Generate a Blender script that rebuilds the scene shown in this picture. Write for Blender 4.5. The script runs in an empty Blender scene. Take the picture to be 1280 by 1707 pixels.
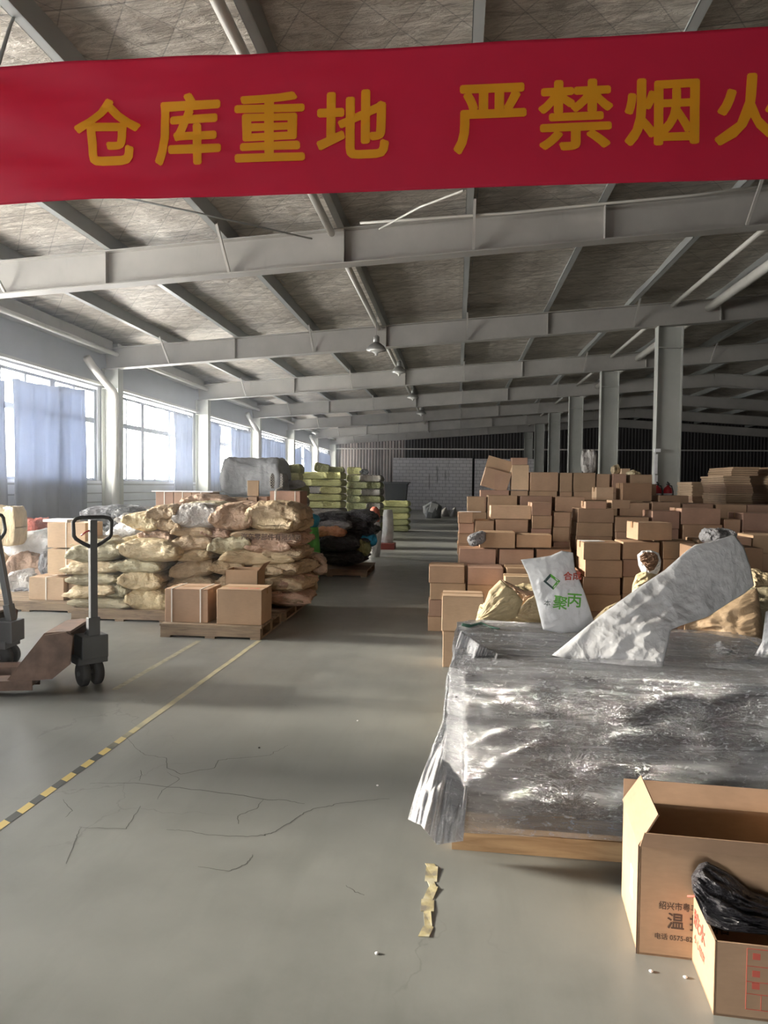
import bpy, bmesh, math, random
from mathutils import Vector, Matrix, noise, Euler
random.seed(7)
PI = math.pi
scene = bpy.context.scene
COL = scene.collection

# ------------------------------------------------------------------ camera, world, light, exposure
YAW, PITCH, ROLL, FPX, CAMH = 0.09925, 0.0364, 0.010, 1200.0, 1.5
CAMP = Vector((0, 0, CAMH))
_fw = Vector((-math.sin(YAW)*math.cos(PITCH), math.cos(YAW)*math.cos(PITCH), -math.sin(PITCH)))
_r0 = Vector((math.cos(YAW), math.sin(YAW), 0)); _u0 = _r0.cross(_fw)
_rt = _r0*math.cos(ROLL) + _u0*math.sin(ROLL)
_up = -_r0*math.sin(ROLL) + _u0*math.cos(ROLL)
cam_data = bpy.data.cameras.new('camera')
cam = bpy.data.objects.new('camera', cam_data); COL.objects.link(cam)
cam_data.sensor_fit = 'HORIZONTAL'; cam_data.sensor_width = 36.0; cam_data.lens = FPX/1280*36.0
cam_data.clip_start = 0.05; cam_data.clip_end = 300
cam.matrix_world = Matrix(((_rt.x, _up.x, -_fw.x, 0), (_rt.y, _up.y, -_fw.y, 0), (_rt.z, _up.z, -_fw.z, CAMH), (0, 0, 0, 1)))
scene.camera = cam
scene.view_settings.view_transform = 'Standard'; scene.view_settings.look = 'None'
scene.view_settings.gamma = 1.0; scene.view_settings.use_curve_mapping = False
scene.view_settings.exposure = 1.38
world = bpy.data.worlds.new('overcast_sky'); scene.world = world; world.use_nodes = True
bg = world.node_tree.nodes['Background']
bg.inputs[0].default_value = (1.0, 0.958, 0.905, 1); bg.inputs[1].default_value = 13.0
try:
    scene.cycles.use_denoising = True
    scene.cycles.max_bounces = 10; scene.cycles.diffuse_bounces = 5; scene.cycles.glossy_bounces = 3
    scene.cycles.transparent_max_bounces = 16; scene.cycles.transmission_bounces = 5
    scene.cycles.sample_clamp_indirect = 6.0; scene.cycles.caustics_reflective = False; scene.cycles.caustics_refractive = False
except Exception:
    pass

def ray(px, py):
    return _rt*((px-640)/FPX) - _up*((py-853.5)/FPX) + _fw
def PY(px, py, Y):
    d = ray(px, py); return CAMP + d*(Y/d.y)
def PZ(px, py, z=0.0):
    d = ray(px, py); return CAMP + d*((z-CAMH)/d.z)
def PX(px, py, X):
    d = ray(px, py); return CAMP + d*(X/d.x)

def area_light(name, loc, rot, sx, sy, power, color=(1, 1, 1), portal=False):
    l = bpy.data.lights.new(name, 'AREA'); l.shape = 'RECTANGLE'; l.size = sx; l.size_y = sy
    l.energy = power; l.color = color
    o = bpy.data.objects.new(name, l); COL.objects.link(o); o.location = loc; o.rotation_euler = rot
    if portal: l.cycles.is_portal = True
    return o
sun = bpy.data.lights.new('hazy_sun', 'SUN'); sun.energy = 7.0; sun.angle = math.radians(7); sun.color = (1.0, .90, .76)
suno = bpy.data.objects.new('hazy_sun', sun); COL.objects.link(suno)
suno.rotation_euler = Vector((-math.cos(math.radians(13.5)), 0.06, math.sin(math.radians(13.5)))).to_track_quat('Z', 'Y').to_euler()
WX = -8.15                                  # inner face of the window wall
WIN = [(-1.55, 3.75), (4.45, 9.75), (10.45, 15.75), (16.45, 21.75), (22.45, 27.75), (28.45, 33.75), (34.45, 39.75), (40.45, 45.4)]
SILL, HEAD = 1.55, 3.62
for (a, b) in WIN:                          # daylight through each window of the wall
    area_light('window_daylight', (WX-0.35, (a+b)/2, (SILL+HEAD)/2), (0, -PI/2, 0), HEAD-SILL, b-a, 100, portal=True)
area_light('added_doorway_daylight', (-2.5, -7.9, 1.2), (PI/2, 0, 0), 2.0, 2.4, 100, portal=True)  # portal of the unseen doorway, added for the light it lets in

# ------------------------------------------------------------------ helpers
def setp(o, label=None, cat=None, group=None, kind=None):
    if label: o['label'] = label
    if cat: o['category'] = cat
    if group: o['group'] = group
    if kind: o['kind'] = kind
    return o
def empty(name, loc=(0, 0, 0), rz=0.0, label=None, cat=None, group=None, kind=None):
    o = bpy.data.objects.new(name, None); COL.objects.link(o); o.location = loc; o.rotation_euler = (0, 0, rz)
    o.empty_display_size = 0.1
    return setp(o, label, cat, group, kind)

class MB:
    """collects shapes and links them as one mesh object"""
    def __init__(s): s.v = []; s.f = []
    def add(s, vs, fs, M=None):
        n = len(s.v)
        for v in vs:
            v = Vector(v); s.v.append(M @ v if M else v)
        s.f += [tuple(i+n for i in f) for f in fs]
    def box(s, c, d, rz=0.0, rot=None):
        hx, hy, hz = d[0]/2, d[1]/2, d[2]/2
        vs = [(x, y, z) for x in (-hx, hx) for y in (-hy, hy) for z in (-hz, hz)]
        fs = [(0, 1, 3, 2), (4, 6, 7, 5), (0, 4, 5, 1), (2, 3, 7, 6), (0, 2, 6, 4), (1, 5, 7, 3)]
        R = Euler(rot).to_matrix().to_4x4() if rot else Matrix.Rotation(rz, 4, 'Z')
        s.add(vs, fs, Matrix.Translation(c) @ R)
        return s
    def bbox(s, x0, x1, y0, y1, z0, z1):
        return s.box(((x0+x1)/2, (y0+y1)/2, (z0+z1)/2), (x1-x0, y1-y0, z1-z0))
    def beam(s, p0, p1, w, h, up=(0, 0, 1)):
        """rectangular bar from p0 to p1"""
        p0 = Vector(p0); p1 = Vector(p1); d = (p1-p0); L = d.length; d.normalize()
        x = d.cross(Vector(up)); 
        if x.length < 1e-4: x = d.cross(Vector((1, 0, 0)))
        x.normalize(); z = x.cross(d)
        M = Matrix(((x.x, d.x, z.x, 0), (x.y, d.y, z.y, 0), (x.z, d.z, z.z, 0), (0, 0, 0, 1)))
        vs = [(a, b, c) for a in (-w/2, w/2) for b in (0, L) for c in (-h/2, h/2)]
        fs = [(0, 1, 3, 2), (4, 6, 7, 5), (0, 4, 5, 1), (2, 3, 7, 6), (0, 2, 6, 4), (1, 5, 7, 3)]
        s.add(vs, fs, Matrix.Translation(p0) @ M)
        return s
    def tube(s, pts, r, n=10, cap=True):
        pts = [Vector(p) for p in pts]; rings = []
        rr = r if isinstance(r, (list, tuple)) else [r]*len(pts)
        base = len(s.v); pn = None
        for i, p in enumerate(pts):
            if i == 0: t = pts[1]-p
            elif i == len(pts)-1: t = p-pts[i-1]
            else: t = (pts[i+1]-p).normalized() + (p-pts[i-1]).normalized()
            t.normalize()
            if pn is None:
                pn = t.cross(Vector((0, 0, 1)))
                if pn.length < 1e-3: pn = t.cross(Vector((1, 0, 0)))
                pn.normalize()
            pn = (pn - t*pn.dot(t)).normalized(); bn = t.cross(pn)
            for k in range(n):
                a = 2*PI*k/n; s.v.append(p + (pn*math.cos(a)+bn*math.sin(a))*rr[i])
        for i in range(len(pts)-1):
            for k in range(n):
                a = base+i*n+k; b = base+i*n+(k+1) % n
                s.f.append((a, b, b+n, a+n))
        if cap:
            s.f.append(tuple(base+k for k in range(n))[::-1]); m = base+(len(pts)-1)*n
            s.f.append(tuple(m+k for k in range(n)))
        return s
    def lathe(s, prof, c=(0, 0, 0), n=20, axis='Z'):
        base = len(s.v)
        R = {'Z': Matrix.Identity(3), 'X': Matrix.Rotation(PI/2, 3, 'Y'), 'Y': Matrix.Rotation(-PI/2, 3, 'X')}[axis]
        for (r, z) in prof:
            for k in range(n):
                a = 2*PI*k/n; s.v.append(Vector(c) + R @ Vector((r*math.cos(a), r*math.sin(a), z)))
        for i in range(len(prof)-1):
            for k in range(n):
                a = base+i*n+k; b = base+i*n+(k+1) % n
                s.f.append((a, b, b+n, a+n))
        s.f.append(tuple(base+k for k in range(n))[::-1]); m = base+(len(prof)-1)*n
        s.f.append(tuple(m+k for k in range(n)))
        return s
    def grid(s, fn, nu, nv, closed_u=False):
        base = len(s.v)
        for j in range(nv+1):
            for i in range(nu + (0 if closed_u else 1)):
                s.v.append(Vector(fn(i/nu, j/nv)))
        W = nu if closed_u else nu+1
        for j in range(nv):
            for i in range(nu):
                a = base+j*W+i; b = base+j*W+(i+1) % W
                s.f.append((a, b, b+W, a+W))
        return s
    def mesh(s, name, m, smooth=False, bevel=0.0):
        me = bpy.data.meshes.new(name); me.from_pydata([tuple(v) for v in s.v], [], s.f); me.update()
        if bevel:
            bm = bmesh.new(); bm.from_mesh(me)
            bmesh.ops.bevel(bm, geom=list(bm.edges), offset=bevel, segments=2, affect='EDGES', profile=.6)
            bm.to_mesh(me); bm.free()
        if m: me.materials.append(m)
        if smooth:
            for p in me.polygons: p.use_smooth = True
        return me
    def build(s, name, m, parent=None, loc=None, smooth=False, bevel=0.0, rz=0.0):
        o = bpy.data.objects.new(name, s.mesh(name, m, smooth, bevel)); COL.objects.link(o)
        if parent: o.parent = parent
        if loc is not None: o.location = loc
        if rz: o.rotation_euler = (0, 0, rz)
        return o
def obj(name, me, parent=None, loc=None, rot=None, scale=None):
    o = bpy.data.objects.new(name, me); COL.objects.link(o)
    if parent: o.parent = parent
    if loc is not None: o.location = loc
    if rot is not None: o.rotation_euler = rot
    if scale is not None: o.scale = scale
    return o

# ------------------------------------------------------------------ materials
class NT:
    def __init__(s, name):
        s.m = bpy.data.materials.new(name); s.m.use_nodes = True; s.t = s.m.node_tree
        s.b = s.t.nodes['Principled BSDF']; s.out = s.t.nodes['Material Output']; s._c = {}
    def n(s, typ, **kw):
        nd = s.t.nodes.new(typ)
        for k, v in kw.items():
            if k in nd.inputs: nd.inputs[k].default_value = v
            else: setattr(nd, k, v)
        return nd
    def l(s, a, b): s.t.links.new(a, b)
    def coord(s, kind='Object', scale=(1, 1, 1), rot=(0, 0, 0)):
        k = (kind, tuple(scale), tuple(rot))
        if k in s._c: return s._c[k]
        if kind == 'World':
            g = s.n('ShaderNodeNewGeometry'); src = g.outputs['Position']
        else:
            tc = s.n('ShaderNodeTexCoord'); src = tc.outputs[kind]
        mp = s.n('ShaderNodeMapping'); mp.inputs['Scale'].default_value = scale; mp.inputs['Rotation'].default_value = rot
        s.l(src, mp.inputs[0]); s._c[k] = mp.outputs[0]; return mp.outputs[0]
    def noise(s, co, scale, detail=4, rough=.55, dist=0):
        nd = s.n('ShaderNodeTexNoise'); nd.inputs['Scale'].default_value = scale; nd.inputs['Detail'].default_value = detail
        nd.inputs['Roughness'].default_value = rough; nd.inputs['Distortion'].default_value = dist
        s.l(co, nd.inputs['Vector']); return nd.outputs['Fac']
    def ramp(s, fac, stops):
        r = s.n('ShaderNodeValToRGB'); e = r.color_ramp.elements
        while len(e) > 1: e.remove(e[0])
        first = True
        for p, c in stops:
            if not isinstance(c, (tuple, list)): c = (c, c, c)
            c = tuple(c) + (1,) if len(c) == 3 else c
            if first: e[0].position = p; e[0].color = c; first = False
            else: x = e.new(p); x.color = c
        s.l(fac, r.inputs[0]); return r.outputs[0]
    def mix(s, fac, a, b, mode='MIX'):
        m = s.n('ShaderNodeMix', data_type='RGBA', blend_type=mode)
        for sock, v in ((m.inputs['Factor'], fac), (m.inputs[6], a), (m.inputs[7], b)):
            if isinstance(v, (int, float)): sock.default_value = v
            elif isinstance(v, (tuple, list)): sock.default_value = tuple(v)+(1,) if len(v) == 3 else v
            else: s.l(v, sock)
        return m.outputs[2]
    def math(s, op, a, b=0.0, clamp=False):
        m = s.n('ShaderNodeMath', operation=op, use_clamp=clamp)
        for i, v in enumerate((a, b)):
            if isinstance(v, (int, float)): m.inputs[i].default_value = v
            else: s.l(v, m.inputs[i])
        return m.outputs[0]
    def bump(s, h, strength=.3, dist=.01, prev=None):
        b = s.n('ShaderNodeBump'); b.inputs['Strength'].default_value = strength; b.inputs['Distance'].default_value = dist
        s.l(h, b.inputs['Height'])
        if prev is not None: s.l(prev, b.inputs['Normal'])
        return b.outputs[0]
    def crumple(s, co, scale, strength=.5, dist=.02, prev=None):
        nn = s.n('ShaderNodeTexNoise'); nn.inputs['Scale'].default_value = scale*.6; nn.inputs['Detail'].default_value = 5; s.l(co, nn.inputs['Vector'])
        sc = s.n('ShaderNodeVectorMath', operation='SCALE'); sc.inputs['Scale'].default_value = .9/scale*2.2; s.l(nn.outputs['Color'], sc.inputs[0])
        ad = s.n('ShaderNodeVectorMath', operation='ADD'); s.l(co, ad.inputs[0]); s.l(sc.outputs[0], ad.inputs[1])
        v = s.n('ShaderNodeTexVoronoi', feature='F1'); v.inputs['Scale'].default_value = scale; s.l(ad.outputs[0], v.inputs['Vector'])
        v2 = s.n('ShaderNodeTexVoronoi', feature='F1'); v2.inputs['Scale'].default_value = scale*2.7; s.l(ad.outputs[0], v2.inputs['Vector'])
        h = s.math('ADD', v.outputs['Distance'], s.math('MULTIPLY', v2.outputs['Distance'], .4))
        return s.bump(h, strength, dist, prev)
    def set(s, col=None, rough=None, metal=None, normal=None, **kw):
        for key, v in (('Base Color', col), ('Roughness', rough), ('Metallic', metal), ('Normal', normal)):
            if v is None: continue
            if isinstance(v, (int, float)): s.b.inputs[key].default_value = v
            elif isinstance(v, (tuple, list)): s.b.inputs[key].default_value = tuple(v)+(1,)
            else: s.l(v, s.b.inputs[key])
        for k, v in kw.items(): s.b.inputs[k.replace('_', ' ')].default_value = v
        return s.m
def simple(name, col, rough=.6, metal=0.0, var=.12, scale=6.0, bump=0.0, dist=.01, spec=None, coord='Object', aspect=(1, 1, 1)):
    t = NT(name); co = t.coord(coord, aspect)
    n = t.noise(co, scale)
    lo = tuple(c*(1-var) for c in col); hi = tuple(min(1, c*(1+var)) for c in col)
    c = t.ramp(n, [(.3, lo), (.7, hi)])
    nr = t.bump(t.noise(co, scale*6, 5), bump, dist) if bump else None
    t.set(c, rough, metal, nr)
    if spec is not None: t.b.inputs['Specular IOR Level'].default_value = spec
    return t.m
def rand_tint(t, col, amt=.18):
    oi = t.n('ShaderNodeObjectInfo')
    v = t.math('ADD', t.math('MULTIPLY', oi.outputs['Random'], amt*2), 1-amt)
    hs = t.n('ShaderNodeHueSaturation'); t.l(v, hs.inputs['Value'])
    h = t.math('ADD', t.math('MULTIPLY', t.math('FRACT', t.math('MULTIPLY', oi.outputs['Random'], 7.31)), .012), .494)
    t.l(h, hs.inputs['Hue'])
    if isinstance(col, (tuple, list)): hs.inputs['Color'].default_value = tuple(col)+(1,)
    else: t.l(col, hs.inputs['Color'])
    return hs.outputs[0]

def m_floor():
    t = NT('painted_concrete'); co = t.coord('World')
    n1 = t.noise(co, .55, 6, .6); n2 = t.noise(co, 3.0, 8, .65); n3 = t.noise(t.coord('World', (6, 1, 1)), 1.2, 5, .6)
    c = t.ramp(n1, [(.3, (.174, .180, .170)), (.7, (.242, .249, .234))])
    c = t.mix(t.ramp(n2, [(.35, .0), (.7, .55)]), c, (.277, .284, .268))
    c = t.mix(t.ramp(n3, [(.5, .0), (.8, .35)]), c, (.145, .155, .142))
    v = t.n('ShaderNodeTexVoronoi', feature='DISTANCE_TO_EDGE'); v.inputs['Scale'].default_value = 1.1
    ds = t.n('ShaderNodeVectorMath', operation='ADD'); nn = t.n('ShaderNodeTexNoise'); nn.inputs['Scale'].default_value = 3.5; nn.inputs['Detail'].default_value = 6
    t.l(co, nn.inputs['Vector']); t.l(co, ds.inputs[0])
    sc = t.n('ShaderNodeVectorMath', operation='SCALE'); sc.inputs['Scale'].default_value = .5; t.l(nn.outputs['Color'], sc.inputs[0]); t.l(sc.outputs[0], ds.inputs[1])
    t.l(ds.outputs[0], v.inputs['Vector'])
    line = t.ramp(v.outputs['Distance'], [(0.0, 1), (.008, 0)])
    mask = t.ramp(t.noise(co, .8, 2), [(.52, 0), (.62, .45)])
    c = t.mix(t.math('MULTIPLY', line, mask), c, (.09, .095, .09))
    r = t.ramp(n2, [(.3, .30), (.7, .48)])
    return t.set(c, r, 0, t.bump(n2, .12, .01))
def m_ceiling():
    t = NT('foil_backed_insulation'); co = t.coord('World')
    n1 = t.noise(co, .5, 4, .6); n2 = t.noise(t.coord('World', (.9, 3.2, 1)), 2.2, 7, .68, 1.2); n4 = t.noise(t.coord('World', (1.6, 5, 1)), 5, 6, .6, .8)
    c = t.ramp(n2, [(.3, (.36, .315, .265)), (.5, (.66, .60, .52)), (.7, (.93, .87, .78))])
    c = t.mix(t.ramp(n1, [(.4, .0), (.75, .5)]), c, (.48, .41, .34))
    # wire mesh below the blanket: two families of diagonal wires
    def wires(rot, sp, w):
        cc = t.coord('World', (1/sp, 1/sp, 1), (0, 0, rot)); sx = t.n('ShaderNodeSeparateXYZ'); t.l(cc, sx.inputs[0])
        fr = t.math('FRACT', sx.outputs[0]); d = t.math('ABSOLUTE', t.math('SUBTRACT', fr, .5))
        return t.ramp(d, [(.0, 1), (w, 0)]), d
    w1, d1 = wires(.62, .42, .02); w2, d2 = wires(-.62, .42, .02)
    ws = t.math('MAXIMUM', w1, w2)
    c = t.mix(t.math('MULTIPLY', ws, .5), c, (.09, .08, .07))
    seam, _ = wires(PI/2, 1.2, .012)
    c = t.mix(t.math('MULTIPLY', seam, .7), c, (.10, .09, .08))
    sag = t.math('MULTIPLY', t.math('MINIMUM', d1, d2), 1.0)
    h = t.math('ADD', t.math('MULTIPLY', sag, .5), n2)
    b = t.bump(h, 1.0, .12); b = t.bump(n4, .8, .05, b)
    return t.set(c, .40, .3, b)
def m_steel(name, col, rough=.5):
    t = NT(name); co = t.coord('World')
    n = t.noise(co, 1.3, 5, .6); n2 = t.noise(t.coord('World', (1, 1, .2)), 9, 4)
    c = t.ramp(n, [(.3, tuple(x*.88 for x in col)), (.7, tuple(min(1, x*1.1) for x in col))])
    c = t.mix(t.ramp(n2, [(.62, 0), (.8, .35)]), c, tuple(x*.6 for x in col))
    return t.set(c, rough, 0)
def m_card(name, col, amt=.16):
    t = NT(name); co = t.coord('Object')
    n = t.noise(co, 4, 5); st = t.noise(t.coord('Object', (14, 14, 60)), 1.5, 3)
    c = t.ramp(n, [(.3, tuple(x*.86 for x in col)), (.7, tuple(x*1.1 for x in col))])
    c = t.mix(.12, c, t.ramp(st, [(.3, tuple(x*.6 for x in col)), (.7, tuple(x*1.25 for x in col))]))
    c = rand_tint(t, c, amt)
    return t.set(c, .72, 0, t.bump(n, .15, .01))
def m_woven(name, col, amt=.15, rough=.55, bump=.35):
    t = NT(name); co = t.coord('Object')
    n = t.noise(co, 3.2, 6, .6, .6); n2 = t.noise(t.coord('Object', (1, 2.5, 1)), 7, 6, .65, .5)
    c = t.ramp(n, [(.3, tuple(x*.78 for x in col)), (.7, tuple(min(1, x*1.15) for x in col))])
    c = rand_tint(t, c, amt)
    b = t.bump(n2, bump*1.5, .05); b = t.crumple(t.coord('Object', (1, 1.3, 1)), 4.5, bump*1.0, .05, b)
    return t.set(c, rough, 0, b)
def m_film(name, dens=.42, tint=(.90, .91, .95), st=(1, 1, 9), lit_corner=False):
    t = NT(name); co = t.coord('Object', st)
    n = t.noise(co, 3.0, 8, .7, 1.0); n2 = t.noise(t.coord('Object', (1, 1, 2)), 30, 7, .75, .35); n3 = t.noise(t.coord('Object'), 2.2, 5, .6, .5)
    b = t.bump(n, 1.0, .05); b = t.crumple(t.coord('Object', (1, 1, 2.6)), 11, .5, .03, b); b = t.bump(n2, .9, .015, b)
    n4 = t.noise(t.coord('Object', (1, 1, 1.6)), 1.3, 3, .5, .6)
    b = t.bump(t.noise(t.coord('Object', (2, 2, st[2]*1.5)), 22, 5, .75), .8, .012, b)
    lv = t.math('ADD', t.math('MULTIPLY', n, .42), t.math('MULTIPLY', n4, .68))
    if lit_corner:                                   # film whitened toward the left corner to imitate light falling there
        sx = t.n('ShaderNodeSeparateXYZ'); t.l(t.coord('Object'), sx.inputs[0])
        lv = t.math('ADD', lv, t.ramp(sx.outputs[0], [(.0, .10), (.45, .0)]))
    hz = t.ramp(lv, [(.42, 0.10), (.58, dens*1.0), (.76, min(1, dens*2.2))])
    sp = t.ramp(n2, [(.56, 0), (.63, 1)])
    fac = t.math('ADD', hz, t.math('MULTIPLY', sp, .45), True)
    tr = t.n('ShaderNodeBsdfTransparent'); tr.inputs[0].default_value = (.96, .97, .98, 1)
    gl = t.n('ShaderNodeBsdfGlossy'); gl.inputs['Roughness'].default_value = .12; gl.inputs[0].default_value = (.95, .96, 1, 1); t.l(b, gl.inputs['Normal'])
    t.set(tint, .3, 0, b)
    t.b.inputs['Specular IOR Level'].default_value = .8
    m1 = t.n('ShaderNodeMixShader'); t.l(fac, m1.inputs[0]); t.l(tr.outputs[0], m1.inputs[1]); t.l(t.b.outputs[0], m1.inputs[2])
    m2 = t.n('ShaderNodeMixShader'); m2.inputs[0].default_value = .26; t.l(m1.outputs[0], m2.inputs[1]); t.l(gl.outputs[0], m2.inputs[2])
    t.l(m2.outputs[0], t.out.inputs['Surface'])
    return t.m
def m_cloth_trans(name, col, trans=.35, tcol=None, rough=.8, bump=None, crum=0):
    t = NT(name); co = t.coord('Object'); n = t.noise(co, 2.0, 4)
    c = t.ramp(n, [(.3, tuple(x*.9 for x in col)), (.7, tuple(min(1, x*1.08) for x in col))])
    t.set(c, rough)
    tl = t.n('ShaderNodeBsdfTranslucent'); tl.inputs[0].default_value = tuple(tcol or col)+(1,)
    if bump:
        b = t.bump(t.noise(t.coord('Object', bump), 1.5, 4), .5, .03)
        if crum: b = t.crumple(t.coord('Object'), crum, .4, .03, b)
        t.l(b, t.b.inputs['Normal']); t.l(b, tl.inputs['Normal'])
    mx = t.n('ShaderNodeMixShader'); mx.inputs[0].default_value = trans
    t.l(t.b.outputs[0], mx.inputs[1]); t.l(tl.outputs[0], mx.inputs[2]); t.l(mx.outputs[0], t.out.inputs['Surface'])
    return t.m

M = {}
M['floor'] = m_floor(); M['ceiling'] = m_ceiling()
M['beam'] = m_steel('grey_painted_steel', (.40, .385, .36)); M['purlin'] = m_steel('galvanised_purlin', (.33, .34, .33), .4)
M['col'] = m_steel('pale_grey_column_paint', (.42, .43, .40)); M['pipe'] = m_steel('white_painted_pipe', (.62, .60, .55), .4)
M['wall'] = simple('grey_wall_panel', (.30, .315, .35), .6, scale=2, var=.05)
M['wall_low'] = simple('white_ribbed_panel', (.55, .58, .64), .5, scale=2, var=.05)
M['frame'] = simple('window_frame_aluminium', (.13, .15, .19), .5, .1)
M['dark'] = simple('dark_interior', (.03, .03, .03), .9)

# ------------------------------------------------------------------ floor, walls, roof
ZU = lambda X: 4.66 + .068*X if X < 9.5 else 4.66 + .068*(19.0-X)        # underside of the beams
BD = .48                                                                 # beam depth
PD = .24                                                                 # purlin depth
ZR = lambda X: ZU(X) + BD + PD                                           # roof blanket
XR, YB, YF = 27.0, 46.2, -8.0
fl = MB().bbox(WX-.3, XR, YF-4, YB, -.2, 0).build('floor', M['floor']); setp(fl, kind='structure')

cm = MB()
def roof_pt(X, Y):
    sag = .035*math.sin(X*1.9+.3)*math.sin(Y*2.1) + .03*noise.noise(Vector((X*1.3, Y*2.2, 0)))
    return (X, Y, ZR(X) - .02 + sag*.6)
cm.grid(lambda u, v: roof_pt(WX-.3 + u*17.95, YF + v*(YB-YF)), 90, 240)
cm.grid(lambda u, v: (9.5 + u*(XR-9.5), YF + v*(YB-YF), ZR(9.5+u*(XR-9.5))-.02), 20, 60)
ce = cm.build('ceiling', M['ceiling'], smooth=True); setp(ce, kind='structure')
so = ce.modifiers.new('thickness', 'SOLIDIFY'); so.thickness = .1; so.offset = 1

# window wall, left
wl = MB()
wl.bbox(WX-.2, WX, YF, YB, HEAD+.06, ZR(WX)+.1)
prev = YF
for (a, b) in WIN:
    wl.bbox(WX-.2, WX, prev, a, 0, HEAD+.06); wl.bbox(WX-.2, WX, a, b, 0, SILL-.05); prev = b
wl.bbox(WX-.2, WX, prev, YB, 0, HEAD+.06)
w = wl.build('wall_left', M['wall']); setp(w, kind='structure')
rib = MB()
for (a, b) in WIN[1:]:
    for k in range(7):
        rib.bbox(WX, WX+.03, a-.2, b+.2, .08+k*.2, .08+k*.2+.17)
rb = rib.build('ribbed_panel', M['wall_low'], w)
g = MB()
g.bbox(WX, WX+.12, YF, YB, HEAD+.1, HEAD+.16)
g.build('window_head_rail', M['col'], w)
gs = MB()
for (a, b) in WIN: gs.bbox(WX-.2, WX+.06, a-.05, b+.05, SILL-.06, SILL)
gs.build('window_sill', M['wall_low'], w)

glass = NT('window_glass')
_tr = glass.n('ShaderNodeBsdfTransparent'); _tr.inputs[0].default_value = (.97, .98, .98, 1)
_gl = glass.n('ShaderNodeBsdfGlossy'); _gl.inputs['Roughness'].default_value = .05
_mx = glass.n('ShaderNodeMixShader'); _mx.inputs[0].default_value = .07
glass.l(_tr.outputs[0], _mx.inputs[1]); glass.l(_gl.outputs[0], _mx.inputs[2]); glass.l(_mx.outputs[0], glass.out.inputs['Surface'])
for i, (a, b) in enumerate(WIN):
    wn = empty('window_%d' % (i+1), (WX-.1, (a+b)/2, SILL), kind='structure')
    L = b-a; H = HEAD-SILL; f = MB()
    f.bbox(-.03, .05, -L/2, L/2, 0, .06); f.bbox(-.03, .05, -L/2, L/2, H-.06, H)
    f.bbox(-.03, .05, -L/2, L/2, 1.31, 1.42)
    for k in range(4): 
        y = -L/2 + k*L/3; f.bbox(-.03, .06, y-.09 if k else y, y+.09 if k < 3 else y, 0, H)
    f.build('window_frame', M['frame'], wn)
    s = MB()
    for k in range(3):
        y = -L/2 + (k+.5)*L/3; s.bbox(-.02, .03, y-.03, y+.03, .06, H-.06)
    s.build('sash', M['frame'], wn)
    MB().bbox(-.004, .004, -L/2+.03, L/2-.03, .03, H-.03).build('pane', glass.m, wn)

# far wall
def m_corr():
    t = NT('corrugated_cladding'); co = t.coord('World')
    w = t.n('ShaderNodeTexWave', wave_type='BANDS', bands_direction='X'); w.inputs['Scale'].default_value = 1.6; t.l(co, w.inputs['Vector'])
    n = t.noise(t.coord('World', (2, 1, .5)), .9, 6, .6)
    sx = t.n('ShaderNodeSeparateXYZ'); t.l(co, sx.inputs[0])
    left = t.ramp(t.math('ADD', t.math('MULTIPLY', sx.outputs[0], .1), t.math('MULTIPLY', n, .25)), [(-.0, 1), (.02, 0)])
    # pale blotched cladding west of the block wall, dark cladding elsewhere
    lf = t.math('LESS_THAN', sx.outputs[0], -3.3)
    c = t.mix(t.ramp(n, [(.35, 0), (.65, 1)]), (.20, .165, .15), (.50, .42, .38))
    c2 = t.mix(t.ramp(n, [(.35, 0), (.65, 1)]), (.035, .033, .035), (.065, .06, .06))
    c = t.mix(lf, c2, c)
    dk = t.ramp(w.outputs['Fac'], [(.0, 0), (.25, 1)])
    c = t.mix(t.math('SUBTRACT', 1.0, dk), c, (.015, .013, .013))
    return t.set(c, .6, 0, t.bump(w.outputs['Fac'], .8, .04))
M['corr'] = m_corr()
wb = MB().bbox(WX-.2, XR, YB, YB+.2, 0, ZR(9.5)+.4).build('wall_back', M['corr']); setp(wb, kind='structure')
gi = MB()
for z in (3.87,): gi.bbox(WX, XR, YB-.12, YB, z-.04, z+.04)
gi.build('girt', M['pipe'], wb)
def m_block():
    t = NT('whitewashed_blockwork'); co = t.coord('World', (1, 1, 1), (PI/2, 0, 0))
    br = t.n('ShaderNodeTexBrick'); br.inputs['Scale'].default_value = 1; br.inputs['Brick Width'].default_value = .42; br.inputs['Row Height'].default_value = .21
    br.inputs['Mortar Size'].default_value = .012
    br.inputs['Color1'].default_value = (.74, .72, .73, 1); br.inputs['Color2'].default_value = (.66, .64, .65, 1); br.inputs['Mortar'].default_value = (.33, .32, .33, 1)
    t.l(co, br.inputs['Vector'])
    n = t.noise(t.coord('World', (2.5, 1, .35)), 1.5, 4)
    c = t.mix(t.ramp(n, [(.62, 0), (.72, .7)]), br.outputs['Color'], (.12, .12, .12))
    return t.set(c, .8)
M['block'] = m_block()
b1 = MB().bbox(-4.0, 1.0, 45.55, 45.75, 0, 3.28).build('wall_partition', M['block']); setp(b1, kind='structure')
b2 = MB().bbox(1.15, 5.3, 45.65, 45.85, 0, 3.25).build('wall_partition_east', M['block']); setp(b2, kind='structure')
M['rightwall'] = simple('dark_cladding', (.06, .06, .062), .7)
wr = MB().bbox(XR, XR+.2, YF, YB, 0, 6.2).build('wall_right', M['rightwall']); setp(wr, kind='structure')
# front wall behind the camera, with an unseen doorway added to admit light
wf = MB(); wf.bbox(WX-.2, -3.5, YF-.2, YF, 0, 6.2); wf.bbox(-1.5, XR, YF-.2, YF, 0, 6.2); wf.bbox(-3.5, -1.5, YF-.2, YF, 2.4, 6.2)
o = wf.build('wall_front', M['wall']); setp(o, kind='structure')

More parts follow.
